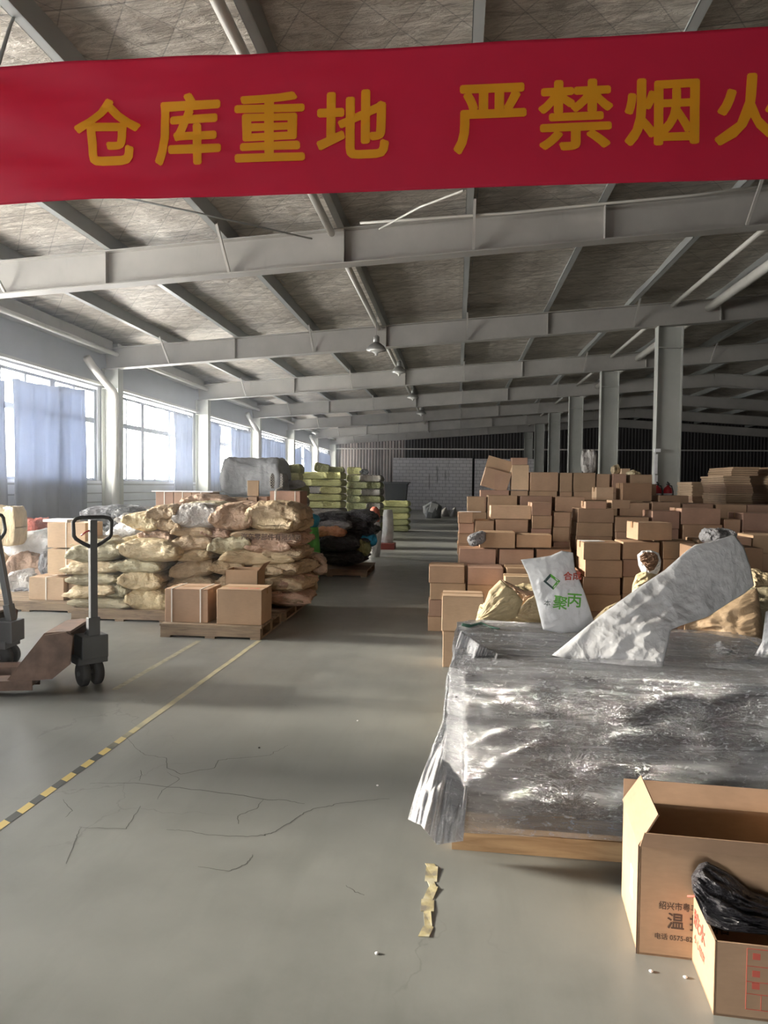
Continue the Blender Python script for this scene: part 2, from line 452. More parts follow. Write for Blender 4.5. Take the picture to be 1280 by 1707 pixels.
# ------------------------------------------------------------------ steel frames
ORD = ['first', 'second', 'third', 'fourth', 'fifth', 'sixth', 'seventh', 'eighth', 'ninth', 'tenth', 'eleventh', 'twelfth', 'thirteenth']
FY = [10, 16, 22, 28, 34, 40, 45.9]
def rafter(mb, x0, x1, Y, tf=.012, bw=.22):
    z0, z1 = ZU(x0), ZU(x1)
    mb.beam((x0, Y, z0+tf/2), (x1, Y, z1+tf/2), bw, .016)
    mb.beam((x0, Y, z0+BD-tf/2), (x1, Y, z1+BD-tf/2), bw, .016)
    mb.beam((x0, Y, z0+BD/2), (x1, Y, z1+BD/2), .012, BD-.01)
beamlab = ['nearest grey roof beam, hanging just behind the red banner', 'second roof beam from the banner, with the nearest hanging lamp before it',
    'third roof beam from the banner, over the first white downpipe bay', 'fourth roof beam from the banner', 'fifth roof beam from the banner',
    'sixth roof beam, next to last before the far wall', 'last roof beam, close against the far wall']
PXL = [-6.55, -4.92, -3.22, -1.58, .17, 1.92, 3.7, 5.5, 7.3, 9.1, 10.9, 12.7, 14.5, 17.5]
for k, Y in enumerate(FY):
    mb = MB(); rafter(mb, WX+.08, 9.5, Y); rafter(mb, 9.5, XR-.05, Y)
    o = mb.build('roof_beam', M['beam']); setp(o, beamlab[k], 'roof beam', 'steel roof beams across the hall')
    st = MB()
    for X in (-5.0, -1.58, 1.92, 5.5):
        for sy in (-1, 1):
            st.bbox(X-.006, X+.006, Y+sy*.006 if sy > 0 else Y-.10, Y+.10 if sy > 0 else Y-.006, ZU(X)+.02, ZU(X)+BD-.02)
    st.build('stiffener', M['beam'], o)
    for X in PXL[:9:2]:
        for sy in (-1, 1):
            br = MB().beam((X+.02, Y+sy*.08, ZU(X)+.03), (X+.02, Y+sy*.62, ZU(X)+BD+.03), .035, .035)
            br.build('fly_brace', M['beam'], o)
# purlins
plab = lambda i: '%s roof purlin from the window wall, running into the hall' % ORD[i]
for i, X in enumerate(PXL):
    mb = MB(); z = ZU(X)+BD+.005
    mb.bbox(X-.004, X+.004, 0.5, YB-.1, z, z+PD); mb.bbox(X-.09, X, .5, YB-.1, z, z+.006); mb.bbox(X, X+.07, .5, YB-.1, z+PD-.006, z+PD)
    mb.bbox(X-.09, X-.084, .5, YB-.1, z, z+.025)
    o = mb.build('roof_purlin', M['purlin']); setp(o, plab(i) if i < 13 else 'roof purlin furthest from the window wall', 'roof purlin', 'roof purlins running into the hall')
# pipe ties under the fourth purlin, one per bay
BAYS = [(.5, 9.9)] + [(FY[i]+.12, FY[i+1]-.12) for i in range(6)]
for i, (a, b) in enumerate(BAYS):
    zc = ZU(-1.75)+BD-.06
    o = MB().tube([(-1.75, a, zc), (-1.75, b, zc)], .05, 12).build('tie_pipe', M['pipe'], smooth=True)
    setp(o, 'grey pipe under the middle purlin, %s bay of the roof from the camera' % ORD[i], 'pipe', 'pipes under the middle purlin')
# columns
def hcol(X0, X1, Y, ztop, mat, lab, grp):
    root = empty('steel_column', ((X0+X1)/2, Y, 0), 0, lab, 'column', grp)
    d = (X1-X0)/2; mb = MB()
    mb.bbox(-d, -d+.016, -.13, .13, 0, ztop); mb.bbox(d-.016, d, -.13, .13, 0, ztop); mb.bbox(-d, d, -.006, .006, 0, ztop)
    mb.build('shaft', mat, root)
    MB().bbox(-d-.06, d+.06, -.2, .2, 0, .03).build('base_plate', mat, root)
    MB().bbox(-d+.016, d-.016, -.12, .12, ztop-.46, ztop-.445).build('stiffener', mat, root)
    return root
for i, Y in enumerate(FY):
    hcol(-8.12, -7.72, Y, ZU(-7.9), M['col'], '%s steel column along the window wall, counted from the camera' % ORD[i], 'columns along the window wall')
    r = hcol(4.22, 4.74, Y, ZU(4.3)-.01, M['col'], '%s steel column of the middle row, counted from the camera' % ORD[i], 'columns of the middle row')
    if Y < 45:
        o = MB().tube([(4.5, Y+.1, ZU(4.5)+BD-.08), (4.5, (FY+[46])[i+1]-.1, ZU(4.5)+BD-.08)], .045, 12).build('tie_strut', M['pipe'], smooth=True)
        setp(o, 'thin tie strut between the %s and next middle columns' % ORD[i], 'strut', 'thin struts between the middle columns')
        o = MB().tube([(5.25, Y+.1, ZU(5.2)+BD-.18), (5.25, (FY+[46])[i+1]-.1, ZU(5.2)+BD-.18)], .09, 14).build('tie_strut', M['pipe'], smooth=True)
        setp(o, 'thick grey strut beside the thin one in bay %s past the banner' % ORD[i], 'strut', 'thick struts behind the middle columns')
# eave pipe and gutter box along the window wall
for i, (a, b) in enumerate(BAYS):
    o = MB().tube([(-7.75, a, ZU(-7.7)+.30), (-7.75, b, ZU(-7.7)+.30)], .05, 12).build('eave_strut', M['pipe'], smooth=True)
    setp(o, 'white pipe strut above the windows, %s bay from the camera' % ORD[i], 'strut', 'white struts above the windows')
    o = MB().bbox(-8.14, -7.85, a, b, ZU(-8)+.34, ZU(-8)+.62).build('eave_box', M['beam'])
    setp(o, 'grey eave box high above the windows, %s bay from the camera' % ORD[i], 'gutter', 'eave boxes above the windows')
# downpipes with elbows at every second wall column
for i, Y in enumerate((16, 28, 40)):
    zt = ZU(-7.6)+.05
    mb = MB().tube([(-7.95, Y-1.1, zt), (-7.93, Y-.9, zt-.15), (-7.74, Y-.32, zt-.62), (-7.72, Y-.27, zt-.75), (-7.72, Y-.27, .05)], .085, 16)
    o = mb.build('downpipe', M['pipe'], smooth=True)
    setp(o, ['white downpipe with an elbow, nearest one on the window wall', 'white elbowed downpipe, middle one along the window wall', 'farthest white downpipe near the far wall'][i], 'downpipe', 'downpipes along the window wall')
# curtains
M['curtain'] = m_cloth_trans('grey_blue_curtain', (.34, .36, .42), .40, (.30, .34, .43), bump=(1, 6, .6))
def curtain(lab, y0, y1, zt0, zt1, zb, waist=0.0, tie=None):
    def fn(u, v):
        z = zb + (1-v)*(zt0+(zt1-zt0)*u - zb)
        yc = (y0+y1)/2; hw = (y1-y0)/2*(1 - waist*math.sin(PI*min(1, v*1.1)))
        y = yc + (u*2-1)*hw
        fold = .05*math.sin(u*(y1-y0)*14 + .8*math.sin(v*3)) + .03*noise.noise(Vector((u*5, v*2, y0)))
        return (WX+.16 + fold*(.6+.6*v), y, z + .04*noise.noise(Vector((u*6, y0, 0))))
    o = MB().grid(fn, max(24, int((y1-y0)*22)), 24).build('window_curtain', M['curtain'], smooth=True)
    so = o.modifiers.new('thickness', 'SOLIDIFY'); so.thickness = .004
    setp(o, lab, 'curtain', 'grey curtains on the window wall')
curtain('unseen curtain added to dim the foreground, over the window behind the camera', -1.5, 2.1, 3.55, 3.55, .6)  # out of view, added to cut the daylight on the foreground
curtain('grey curtain cut by the left edge of the photo', 9.9, 12.12, 3.35, 3.3, .05)
curtain('widest grey curtain, over the nearest window, hanging to the floor', 12.32, 14.95, 3.36, 3.5, .02)
curtain('bunched narrow curtain in the middle of the second window', 19.75, 21.3, 3.55, 3.5, .9, .12)
curtain('waisted curtain hanging just past the second wall column', 22.2, 24.0, 3.6, 3.5, .3, .25)
curtain('wide curtain over the right part of the third window', 25.0, 27.5, 3.5, 3.55, .6)
curtain('dark curtain closing the fourth window', 28.9, 33.3, 3.45, 3.45, .5)
curtain('dark curtain in the fifth window with a torn top', 34.7, 36.6, 3.2, 3.5, .6)
curtain('last narrow curtain close to the far wall', 37.3, 39.4, 3.5, 3.3, .5)
curtain('curtain behind the last wall column', 40.6, 45.2, 3.5, 3.4, .5)

# lamps
M['lampshade'] = simple('grey_enamel', (.28, .28, .27), .35, .4); M['lampin'] = simple('white_reflector', (.85, .85, .82), .25, .3)
def lamp(X, Y, z, lab, s=1.0):
    root = empty('pendant_lamp', (X, Y, z), 0, lab, 'lamp', 'bell lamps hung under the roof')
    MB().lathe([(.20*s, 0), (.205*s, .005), (.15*s, .09*s), (.07*s, .15*s), (.055*s, .16*s)], n=24).build('lamp_shade', M['lampshade'], root, smooth=True)
    MB().lathe([(.19*s, -.004), (.12*s, -.02), (.03*s, -.06*s), (.028*s, -.10*s)], n=20).build('bulb', M['lampin'], root, smooth=True)
    MB().lathe([(.06*s, .15*s), (.06*s, .27*s), (.03*s, .30*s)], n=12).build('ballast', M['lampshade'], root, smooth=True)
    MB().tube([(0, 0, .29*s), (0, 0, max(.35, ZR(X)-z-.02))], .006, 6).build('cord', M['lampshade'], root)
lamp(-1.62, 14.4, 4.05+.25-.1, 'nearest bell lamp under the middle purlin, before the second beam')
lamp(-1.55, 19.2, 4.62-.1, 'second bell lamp in line under the middle purlin')
lamp(-1.5, 24.6, 4.5, 'third bell lamp in line under the middle purlin')
lamp(-1.45, 29.5, 4.45, 'fourth bell lamp in line under the middle purlin')
lamp(-7.0, 35.5, 4.1, 'bell lamp near the window wall at the far end')

# ------------------------------------------------------------------ materials of the goods
M['card'] = m_card('brown_cardboard', (.40, .265, .17)); M['card_light'] = m_card('pale_cardboard', (.53, .38, .25)); M['card_pink'] = m_card('reddish_cardboard', (.385, .24, .17))
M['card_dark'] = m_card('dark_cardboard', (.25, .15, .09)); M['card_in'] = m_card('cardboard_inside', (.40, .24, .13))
M['tape'] = simple('brown_packing_tape', (.40, .26, .15), .25); M['strap'] = simple('white_strap', (.78, .76, .70), .4)
M['print'] = simple('dark_print', (.09, .06, .045), .8); M['redprint'] = simple('red_print', (.50, .10, .07), .7)
M['paper'] = simple('white_paper', (.82, .82, .84), .6); M['wood'] = None
def m_wood(name, a, b):
    t = NT(name); co = t.coord('Object', (1, 9, 9)); n = t.noise(co, 3.2, 6, .6, .8); n2 = t.noise(t.coord('Object', (2, 2, 2)), 2, 3)
    c = t.ramp(n, [(.3, a), (.7, b)]); c = t.mix(t.ramp(n2, [(.55, 0), (.75, .5)]), c, tuple(x*.55 for x in a))
    return t.set(c, .75, 0, t.bump(n, .25, .005))
M['wood'] = m_wood('pallet_wood', (.33, .20, .10), (.55, .37, .20)); M['wood_dark'] = m_wood('weathered_pallet_wood', (.17, .12, .085), (.32, .24, .16))
M['tan'] = m_woven('tan_sack', (.46, .35, .22)); M['yellow'] = m_woven('yellow_sack', (.56, .455, .28)); M['pinktan'] = m_woven('pinkish_sack', (.44, .30, .215))
M['olive'] = m_woven('olive_sack', (.42, .375, .25)); M['greysack'] = m_woven('grey_sack', (.42, .40, .38)); M['white'] = m_woven('white_woven', (.78, .79, .80), .05, .5, .3)
M['redsack'] = m_woven('red_sack', (.55, .14, .10)); M['bale'] = m_woven('lime_bale', (.47, .46, .20), .1); M['bale_dark'] = m_woven('olive_bale', (.26, .27, .12), .15)
M['kraft'] = m_woven('kraft_paper', (.60, .42, .27), .05, .6, .3)
M['black'] = m_woven('black_plastic', (.05, .048, .056), .2, .28, .8); M['greyplastic'] = m_woven('grey_plastic_bag', (.22, .23, .24), .2, .3, .8)
M['silver'] = m_woven('silvery_plastic', (.42, .42, .45), .15, .3, .8)
M['bundlewrap'] = m_woven('smoky_grey_wrapping', (.30, .31, .32), .1, .35, .22)
M['blue'] = simple('blue_plastic', (.03, .30, .50), .35, var=.3, bump=.5); M['green'] = simple('green_plastic', (.12, .52, .12), .35, var=.3, bump=.5)
M['orange'] = m_woven('orange_bag', (.62, .30, .18), .1)
M['mesh_check'] = None
def m_check():
    t = NT('chequered_bale'); ck = t.n('ShaderNodeTexChecker'); ck.inputs['Scale'].default_value = 14; t.l(t.coord('Object'), ck.inputs['Vector'])
    ck.inputs['Color1'].default_value = (.38, .37, .30, 1); ck.inputs['Color2'].default_value = (.07, .05, .07, 1)
    return t.set(ck.outputs['Color'], .6)
M['check'] = m_check()

# ------------------------------------------------------------------ cartons
def carton_mesh(w, d, h, mat, j=.004):
    mb = MB(); mb.bbox(-w/2, w/2, -d/2, d/2, 0, h-.004)
    t = .004                                        # two top flaps meeting over the middle
    mb.bbox(-w/2, w/2, -d/2, -.002, h-.0038, h); mb.bbox(-w/2, w/2, .002, d/2, h-.0038, h)
    me = mb.mesh('carton', mat, bevel=0)
    bm = bmesh.new(); bm.from_mesh(me)
    bmesh.ops.bevel(bm, geom=[e for e in bm.edges if e.calc_length() > .05], offset=.003, segments=1, affect='EDGES')
    for v in bm.verts:
        n = noise.noise_vector(v.co*6 + Vector((w*90, h*70, random.random()*.0)))
        v.co += Vector((n.x, n.y, n.z*.3))*j
    bm.to_mesh(me); bm.free()
    return me
_tape = {}
def carton(x0, x1, y0, y1, z0, z1, lab, grp=None, mat='card', rz=0.0, tape=True, strap=0, name='carton', rot=None):
    w, d, h = x1-x0, y1-y0, z1-z0
    o = obj(name, carton_mesh(w, d, h, M[mat]), None, ((x0+x1)/2, (y0+y1)/2, z0), rot or (0, 0, rz))
    setp(o, lab, 'carton' if name == 'carton' else 'box', grp)
    if tape:
        mb = MB(); tw = .024
        mb.bbox(-w/2-.0075, w/2+.0075, -tw, tw, h+.0005, h+.002)
        mb.bbox(-w/2-.0085, -w/2-.0065, -tw, tw, h-.06, h+.001); mb.bbox(w/2+.0065, w/2+.0085, -tw, tw, h-.06, h+.001)
        mb.build('packing_tape', M['tape'], o)
    for k in range(strap):
        xs = -w/2 + w*(k+.5)/strap if strap > 1 else 0
        xs = xs*1.35 if strap == 2 else xs
        mb = MB(); mb.bbox(xs-.006, xs+.006, -d/2-.009, d/2+.009, h+.001, h+.0035); mb.bbox(xs-.006, xs+.006, -d/2-.009, -d/2-.006, 0, h+.002); mb.bbox(xs-.006, xs+.006, d/2+.006, d/2+.009, 0, h+.002)
        mb.build('strap', M['strap'], o)
    return o
ordn = lambda i: ORD[i] if i < len(ORD) else '%dth' % (i+1)
def stack(px0, px1, yt, Y, h, d, where, nvis=9, mat='card', grp='brown cartons of the pile', rz=0.0):
    a = PY(px0, yt, Y); b = PY(px1, yt, Y); zt = (a.z+b.z)/2
    w = b.x-a.x-.008
    hs = []; z = zt
    while z > .02:
        if len(hs) >= nvis: hh = .36
        else: hh = h
        if z - hh < hh*.45: hh = z
        hs.append(hh); z -= hh
        if hh != h and z < .02: break
    z = zt; n = len(hs)
    for i, hh in enumerate(hs):
        jx = random.uniform(-.012, .012); jy = random.uniform(0, .02)
        top = 'topmost' if i == 0 else ('bottom one' if i == n-1 else '%s from top' % ordn(i))
        m = mat if isinstance(mat, str) else mat[i % len(mat)]
        if random.random() < .22 and m == 'card': m = 'card_pink'
        carton(a.x+jx, a.x+jx+w, Y+jy, Y+jy+d, z-hh+.001, z-.001, 'brown carton, %s, %s' % (top, where), grp, m, rz, tape=random.random() < .7)
        z -= hh
    return a.x, b.x, zt
def single(px0, px1, yt, yb, Y, d, lab, mat='card', rz=0.0, strap=0, tape=True, grp=None, z0=None, name='carton'):
    a = PY(px0, yt, Y); b = PY(px1, yb, Y)
    zb = b.z if z0 is None else z0
    return carton(a.x, b.x, Y, Y+d, zb, a.z, lab, grp, mat, rz, tape, strap, name)
FR = 'front row'
row1 = [(716, 776, 944), (781, 841, 947), (844, 903, 948), (906, 966, 950), (975, 1038, 905), (1041, 1103, 904), (1106, 1160, 903), (1163, 1216, 900), (1219, 1254, 896), (1257, 1325, 893)]
for i, (a, b, y) in enumerate(row1):
    stack(a, b, y, 7.42, .175, .40, '%s stack from the aisle, front row of the pile' % ordn(i))
row2 = [(767, 829, 915), (832, 890, 916), (893, 952, 916)]
for i, (a, b, y) in enumerate(row2):
    stack(a, b, y, 7.9, .185, .36, '%s stack from the aisle, second row of the pile' % ordn(i), 2)
row3 = [(764, 790, 855, .12), (794, 825, 868, .14), (828, 883, 866, .15), (886, 920, 838, .15), (923, 951, 854, .17), (962, 1023, 848, .16), (1027, 1084, 862, .17), (1088, 1134, 852, .2), (1138, 1205, 848, .18), (1209, 1237, 866, .2), (1241, 1310, 856, .2)]
for i, (a, b, y, h) in enumerate(row3):
    stack(a, b, y, 8.42, h, .45, '%s stack from the aisle, third row of the pile' % ordn(i), 3 if i else 5)
row4 = [(780, 811, 828), (814, 864, 826), (867, 921, 827), (925, 975, 828), (978, 1030, 835), (1033, 1083, 838), (1086, 1135, 837), (1138, 1190, 840), (1193, 1245, 841), (1248, 1310, 842)]
for i, (a, b, y) in enumerate(row4):
    stack(a, b, y, 9.45, .2, .5, '%s stack from the aisle, fourth row of the pile' % ordn(i), 1)
row5 = [(800, 848, 817), (852, 881, 818), (884, 931, 787), (934, 955, 788), (957, 994, 788), (996, 1019, 790), (1022, 1046, 790), (1050, 1087, 791), (1100, 1150, 826)]
for i, (a, b, y) in enumerate(row5):
    stack(a, b, y, 10.4, .27, .45, '%s stack from the aisle, back row of the pile' % ordn(i), 2)
# loose cartons on top of the pile
G = None
single(800, 858, 887, 914, 8.0-.06, .34, 'wide carton with torn clear film on its left corner, above the white bag logo', grp=G)
single(861, 919, 891, 913.5, 8.0-.04, .3, 'low closed carton right of the film-wrapped one')
single(818, 885, 843, 865.5, 8.46, .36, 'carton with a half open lid near the aisle end of the pile', mat='card_light')
single(1060, 1118, 871, 901, 7.45, .34, 'single bright sided carton on top of the front row, beside the paper sheet', rz=.10, mat='card')
single(824, 842, 790, 816, 10.45, .3, 'narrow carton behind the leaning one', mat='card_pink')
single(853, 881, 775, 817, 10.45, .3, 'tall narrow carton at the top of the pile', mat='card_light')
single(853, 879, 763, 775, 10.45, .26, 'small flat carton crowning the tall narrow one', mat='card_pink')
single(1020, 1050, 834, 848, 8.5, .3, 'small carton on third row, behind the bright sided carton', mat='card', tape=False)
single(976, 1010, 836, 848, 8.5, .3, 'small low carton on the third row left of centre', mat='card_pink')
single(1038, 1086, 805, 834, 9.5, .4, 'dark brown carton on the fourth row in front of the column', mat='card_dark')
single(994, 1022, 812, 834, 9.6, .3, 'olive brown carton on the fourth row beside a crumpled one', mat='card_light')
# leaning open carton on top
a = PY(822, 800, 10.5)
o = carton(a.x-.19, a.x+.19, 10.45, 10.75, 1.45+.02, 1.45+.30, 'open carton leaning over at the aisle end of the pile', None, 'card', rot=(0, .28, 0), tape=False)
fb = MB().box((-.02, -.1, .36), (.36, .006, .18), rot=(.25, 0, 0)); fb.build('flap', M['card'], o)
# paper sheet on the front row
p = PY(989, 903.5, 7.5)
o = MB().box((0, 0, .001), (.22, .15, .002), rz=.25).build('paper_sheet', M['paper'], None, (p.x, 7.5+.10, p.z+.004)); setp(o, 'white paper sheet lying on a carton of the front row', 'paper')
o = MB().box((0, 0, .001), (.26, .12, .002), rz=-.05).build('paper_sheet', M['paper'], None, (PY(783, 856, 8.5).x, 8.5, PY(783, 853, 8.5).z)); setp(o, 'white paper strip on the leftmost low carton stack', 'paper')
# two cartons beside the wrapped load
a = PY(739, 993, 5.95); b = PY(806, 993, 5.95)
carton(a.x, b.x, 5.95, 6.27, .0, .30, 'lower of two plain cartons behind the wrapped pallet, beside the aisle', None, 'card_light')
carton(a.x-.01, b.x, 5.95, 6.27, .302, a.z, 'upper of two plain cartons behind the wrapped pallet, beside the aisle', None, 'card_light')
single(842, 893, 961, 990, 7.1, .25, 'half open pale carton between the front row and the yellow sack', mat='card_light', z0=.0)

# ------------------------------------------------------------------ pallets
def pallet(x, y, w, d, h, lab, rz=0.0, mat='wood', cat='pallet', grp=None, solid=False):
    root = empty('wooden_pallet', (x, y, 0), rz, lab, cat, grp)
    n = 7; mb = MB()
    for k in range(n):
        yy = -d/2 + (k+.5)*d/n; mb.bbox(-w/2, w/2, yy-d/n*.42, yy+d/n*.42, h-.022, h)
    mb.build('deck', M[mat], root)
    for s in (-1, 0, 1):
        ss = MB().bbox(-w/2+.01, w/2-.01, s*(d/2-.05)-.045, s*(d/2-.05)+.045, 0 if solid else .02, h-.023); ss.build('stringer', M[mat], root)
    for s in (() if solid else (-1, 0, 1)): MB().bbox(s*(w/2-.06)-.05, s*(w/2-.06)+.05, -d/2, d/2, 0, .019).build('bottom_board', M[mat], root)
    return root

# ------------------------------------------------------------------ sacks
def sack_mesh(seed, nu=48, nv=36, boxy=.7, wr=.062, tied=False, bale=False):
    rnd = random.Random(seed); off = Vector((rnd.random()*50, rnd.random()*50, rnd.random()*50))
    asym = rnd.uniform(-.12, .12); lean = rnd.uniform(-.08, .08)
    def ridge(q): return 1-2*abs(noise.noise(q))
    def fn(u, v):
        t = u*2-1; t = math.copysign(abs(t)**.8, t); a = v*2*PI                       # length, angle round the section
        e = abs(t)
        hh = (1 - e**(3.0+asym*4))**.5 * .5 if not bale else (1-e**16)**.45*.47
        ww = .5*(.86 + .14*e**2) if not tied else .5*(1-e**5)**.6
        c, s = math.cos(a), math.sin(a)
        p = 2/(2+boxy*2.2)
        y = math.copysign(abs(c)**p, c)*ww; z = math.copysign(abs(s)**p, s)*max(hh, .012)*(1-(0 if bale else .25)*(abs(y)/.5)**4)
        if z < 0: z *= .85
        P = Vector((t*.5, y, z))
        q = P*3 + off
        n = noise.noise(q)*.9 + .5*ridge(Vector((P.x*3.2, P.y*8, P.z*5))+off) + .7*(e**2)*ridge(Vector((P.x*2.5, P.y*14, P.z*9))+off*1.3) + .28*ridge(Vector((P.x*11, P.y*9, P.z*7))+off) + .18*noise.noise(P*22+off)
        d = (n + .5*ridge(q*1.4+off))*wr*(.3 if e > .96 else 1)
        P.z += d*(1.25 if z > 0 else .6) + lean*P.x*P.x; P.y += d*.8*(1 if c > 0 else -1); P.x += .035*noise.noise(q+off)
        P.x += .035*math.copysign(1, t)*(abs(y)/.5)**3*(e > .9) 
        if e > .9 and not bale: P.z += .04*math.sin(P.y*17+seed)
        return P
    mb = MB(); mb.grid(lambda u, v: fn(u, v), nu, nv)
    # lengthwise rings run along u; close the section by sharing ends
    me = mb.mesh('sack', None, smooth=True)
    bm = bmesh.new(); bm.from_mesh(me); bmesh.ops.remove_doubles(bm, verts=bm.verts, dist=.0004)
    bmesh.ops.recalc_face_normals(bm, faces=bm.faces); bm.to_mesh(me); bm.free()
    for p in me.polygons: p.use_smooth = True
    return me
SACK = [sack_mesh(i) for i in range(9)]
BALE = [sack_mesh(40+i, boxy=3.5, wr=.028, bale=True) for i in range(3)]
BUND = [sack_mesh(80+i, boxy=1.4, wr=.035, bale=True) for i in range(2)]
BAGM = [sack_mesh(60+i, boxy=.1, wr=.11, tied=True) for i in range(5)]
_mc = {}
def var_mesh(lst, i, mat):
    k = (id(lst), i, mat)
    if k not in _mc:
        me = lst[i].copy(); me.materials.append(M[mat]); _mc[k] = me
    return _mc[k]
def sack(c, dims, lab, mat='tan', rot=(0, 0, 0), grp=None, lst=None, name='sack', cat='sack', i=None, tie=False):
    lst = lst or SACK; i = random.randrange(len(lst)) if i is None else i
    o = obj(name, var_mesh(lst, i, mat), None, c, rot, dims)
    setp(o, lab, cat, grp)
    return o
def psack(px0, py0, px1, py1, Y, lab, mat='tan', tilt=0.0, depth=.42, yaw=0.0, grp=None, lst=None, name='sack', cat='sack', over=1.12):
    a = PY(px0, py0, Y); b = PY(px1, py1, Y)
    c = ((a.x+b.x)/2, Y+depth/2, (a.z+b.z)/2)
    if yaw == 0.0: yaw = random.uniform(-.12, .12)
    return sack(c, ((b.x-a.x)*1.03, depth, (a.z-b.z)*over*1.12), lab, mat, (0, tilt, yaw), grp, lst, name, cat)

# ------------------------------------------------------------------ left side: sacks, cartons and pallets
pallet(-3.62, 8.0, 1.12, 1.1, .12, 'worn wooden pallet under the yellowish sack pile behind the pallet jack', mat='wood_dark')
pallet(-2.42, 8.25, 1.16, 1.1, .12, 'dark wooden pallet hidden under the tall tan sack pile', mat='wood_dark')
pallet(-2.36, 7.17, 1.02, .85, .13, 'wooden pallet carrying the two strapped cartons', mat='wood_dark')
pallet(-4.95, 8.35, 1.25, 1.0, .12, 'wooden pallet under the pale cartons left of the jack handle', mat='wood_dark')
YP = [  # front of the yellowish pile
 (116, 998, 214, 1021, 'bottom left sack of the yellowish pile', 'olive', 0), (208, 988, 276, 1026, 'knotted end sack at the bottom right of the yellowish pile', 'yellow', .1),
 (106, 978, 190, 1002, 'second sack up on the left of the yellowish pile', 'yellow', -.12), (166, 976, 214, 1001, 'grey olive sack squeezed low in the yellowish pile', 'olive', 0),
 (196, 956, 262, 990, 'bulging sack with gathered ends, low right in the yellowish pile', 'yellow', .05), (112, 958, 192, 980, 'third sack up on the left of the yellowish pile', 'olive', -.05),
 (101, 938, 190, 962, 'fourth sack up on the left of the yellowish pile', 'yellow', -.06), (184, 936, 262, 960, 'fourth sack up on the right of the yellowish pile', 'olive', .02),
 (110, 908, 192, 942, 'upper left sack of the yellowish pile, pale green tinted', 'olive', -.08), (196, 906, 292, 940, 'long upper sack of the yellowish pile with a folded edge', 'yellow', .06)]
for (a, b, c, d, lab, m, t) in YP: psack(a, b, c, d, 7.52, lab, m, t, .5)
for k, (a, b, c, d) in enumerate([(118, 900, 190, 925), (196, 896, 270, 922), (124, 925, 200, 955), (205, 925, 280, 955), (120, 955, 200, 985), (205, 955, 280, 985)]):
    psack(a, b, c, d, 8.05, 'rear sack of the yellowish pile, %s layer, %s one' % (['top', 'middle', 'bottom'][k//2], ['left', 'right'][k % 2]), 'yellow', 0, .5, grp='rear sacks of the yellowish pile')
TP = [  # front of the tall tan pile, top row first
 (286, 846, 358, 886, 'grey tan sack at the left end of the top row, tall pile', 'greysack', 0), (346, 848, 414, 888, 'brown pinkish sack in the middle of the top row, tall pile', 'pinktan', .06),
 (410, 844, 500, 889, 'largest fat sack at the right end of the top row, tall pile', 'tan', .03), (206, 860, 264, 888, 'yellow sack slumping left of the tall pile, upper', 'yellow', .15),
 (242, 846, 290, 870, 'rounded tan sack above the slumping yellow one', 'tan', -.1), (258, 866, 300, 890, 'crumpled tan sack tucked beside the grey tan one', 'tan', .05),
 (284, 878, 346, 900, 'tan sack in the second row under the grey tan one', 'tan', 0), (338, 882, 384, 901, 'reddish printed sack in the second row of the tall pile', 'pinktan', .08),
 (386, 886, 492, 904, 'tan sack with a dark printed line of characters', 'tan', .02), (232, 886, 284, 908, 'orange tan sack left of the second row', 'pinktan', .05),
 (280, 896, 348, 923, 'tan sack in the third row, left end', 'tan', -.05), (345, 895, 412, 927, 'olive sack drooping at its left end, third row', 'olive', -.15),
 (409, 900, 480, 927, 'reddish tan sack in the third row, right', 'pinktan', 0), (290, 918, 349, 940, 'yellow sack in the fourth row, left', 'yellow', -.05),
 (368, 918, 480, 948, 'long flat smooth sack in the fourth row', 'tan', 0), (282, 936, 352, 968, 'dark tan sack in the fifth row with a bunched end', 'tan', -.2),
 (346, 936, 404, 962, 'shaded sack in the fifth row, middle', 'tan', 0), (402, 944, 470, 966, 'sack with a frayed end in the fifth row, right', 'tan', 0),
 (282, 964, 360, 990, 'dark sack low in the tall pile behind the strapped cartons', 'tan', 0), (436, 964, 508, 990, 'dark sack low on the right of the tall pile', 'tan', .05),
 (438, 988, 512, 1014, 'bottom sack on the right of the tall pile', 'pinktan', .05), (280, 990, 360, 1014, 'bottom left sack of the tall pile', 'tan', 0), (360, 962, 436, 988, 'sack behind the small open carton', 'tan', 0), (360, 988, 436, 1014, 'bottom middle sack of the tall pile', 'tan', 0)]
for k, (a, b, c, d, lab, m, t) in enumerate(TP): psack(a, b, c, d, 7.72 + (.0 if b > 890 else .06), lab, m, t, .52)
# aisle end of the tall pile: sacks laid the other way
for k, (px, py0, py1) in enumerate([(468, 862, 890), (474, 889, 912), (474, 912, 936), (478, 936, 960), (480, 960, 986), (478, 986, 1012)]):
    a = PY(px, py0, 7.9); b = PY(px, py1, 7.9)
    sack(((a.x+.02), 8.05, (a.z+b.z)/2), (.62, .40, (a.z-b.z)*1.25), 'crumpled sack end on the aisle side of the tall pile, %s from top' % ordn(k), ['tan', 'pinktan', 'tan', 'tan', 'pinktan', 'tan'][k], (0, 0, 1.35+.1*(k % 3)), 'sack ends facing the aisle')
sack((PY(514, 946, 8.3).x, 8.6, PY(514, 946, 8.3).z), (.32, .45, .26), 'sack corner poking out into the aisle past the tall pile', 'pinktan', (0, .3, .2))
sack((PY(490, 980, 8.3).x-.05, 8.6, .30), (.5, .5, .5), 'dark sack on the floor at the aisle corner of the tall pile', 'tan', (0, 0, .2))
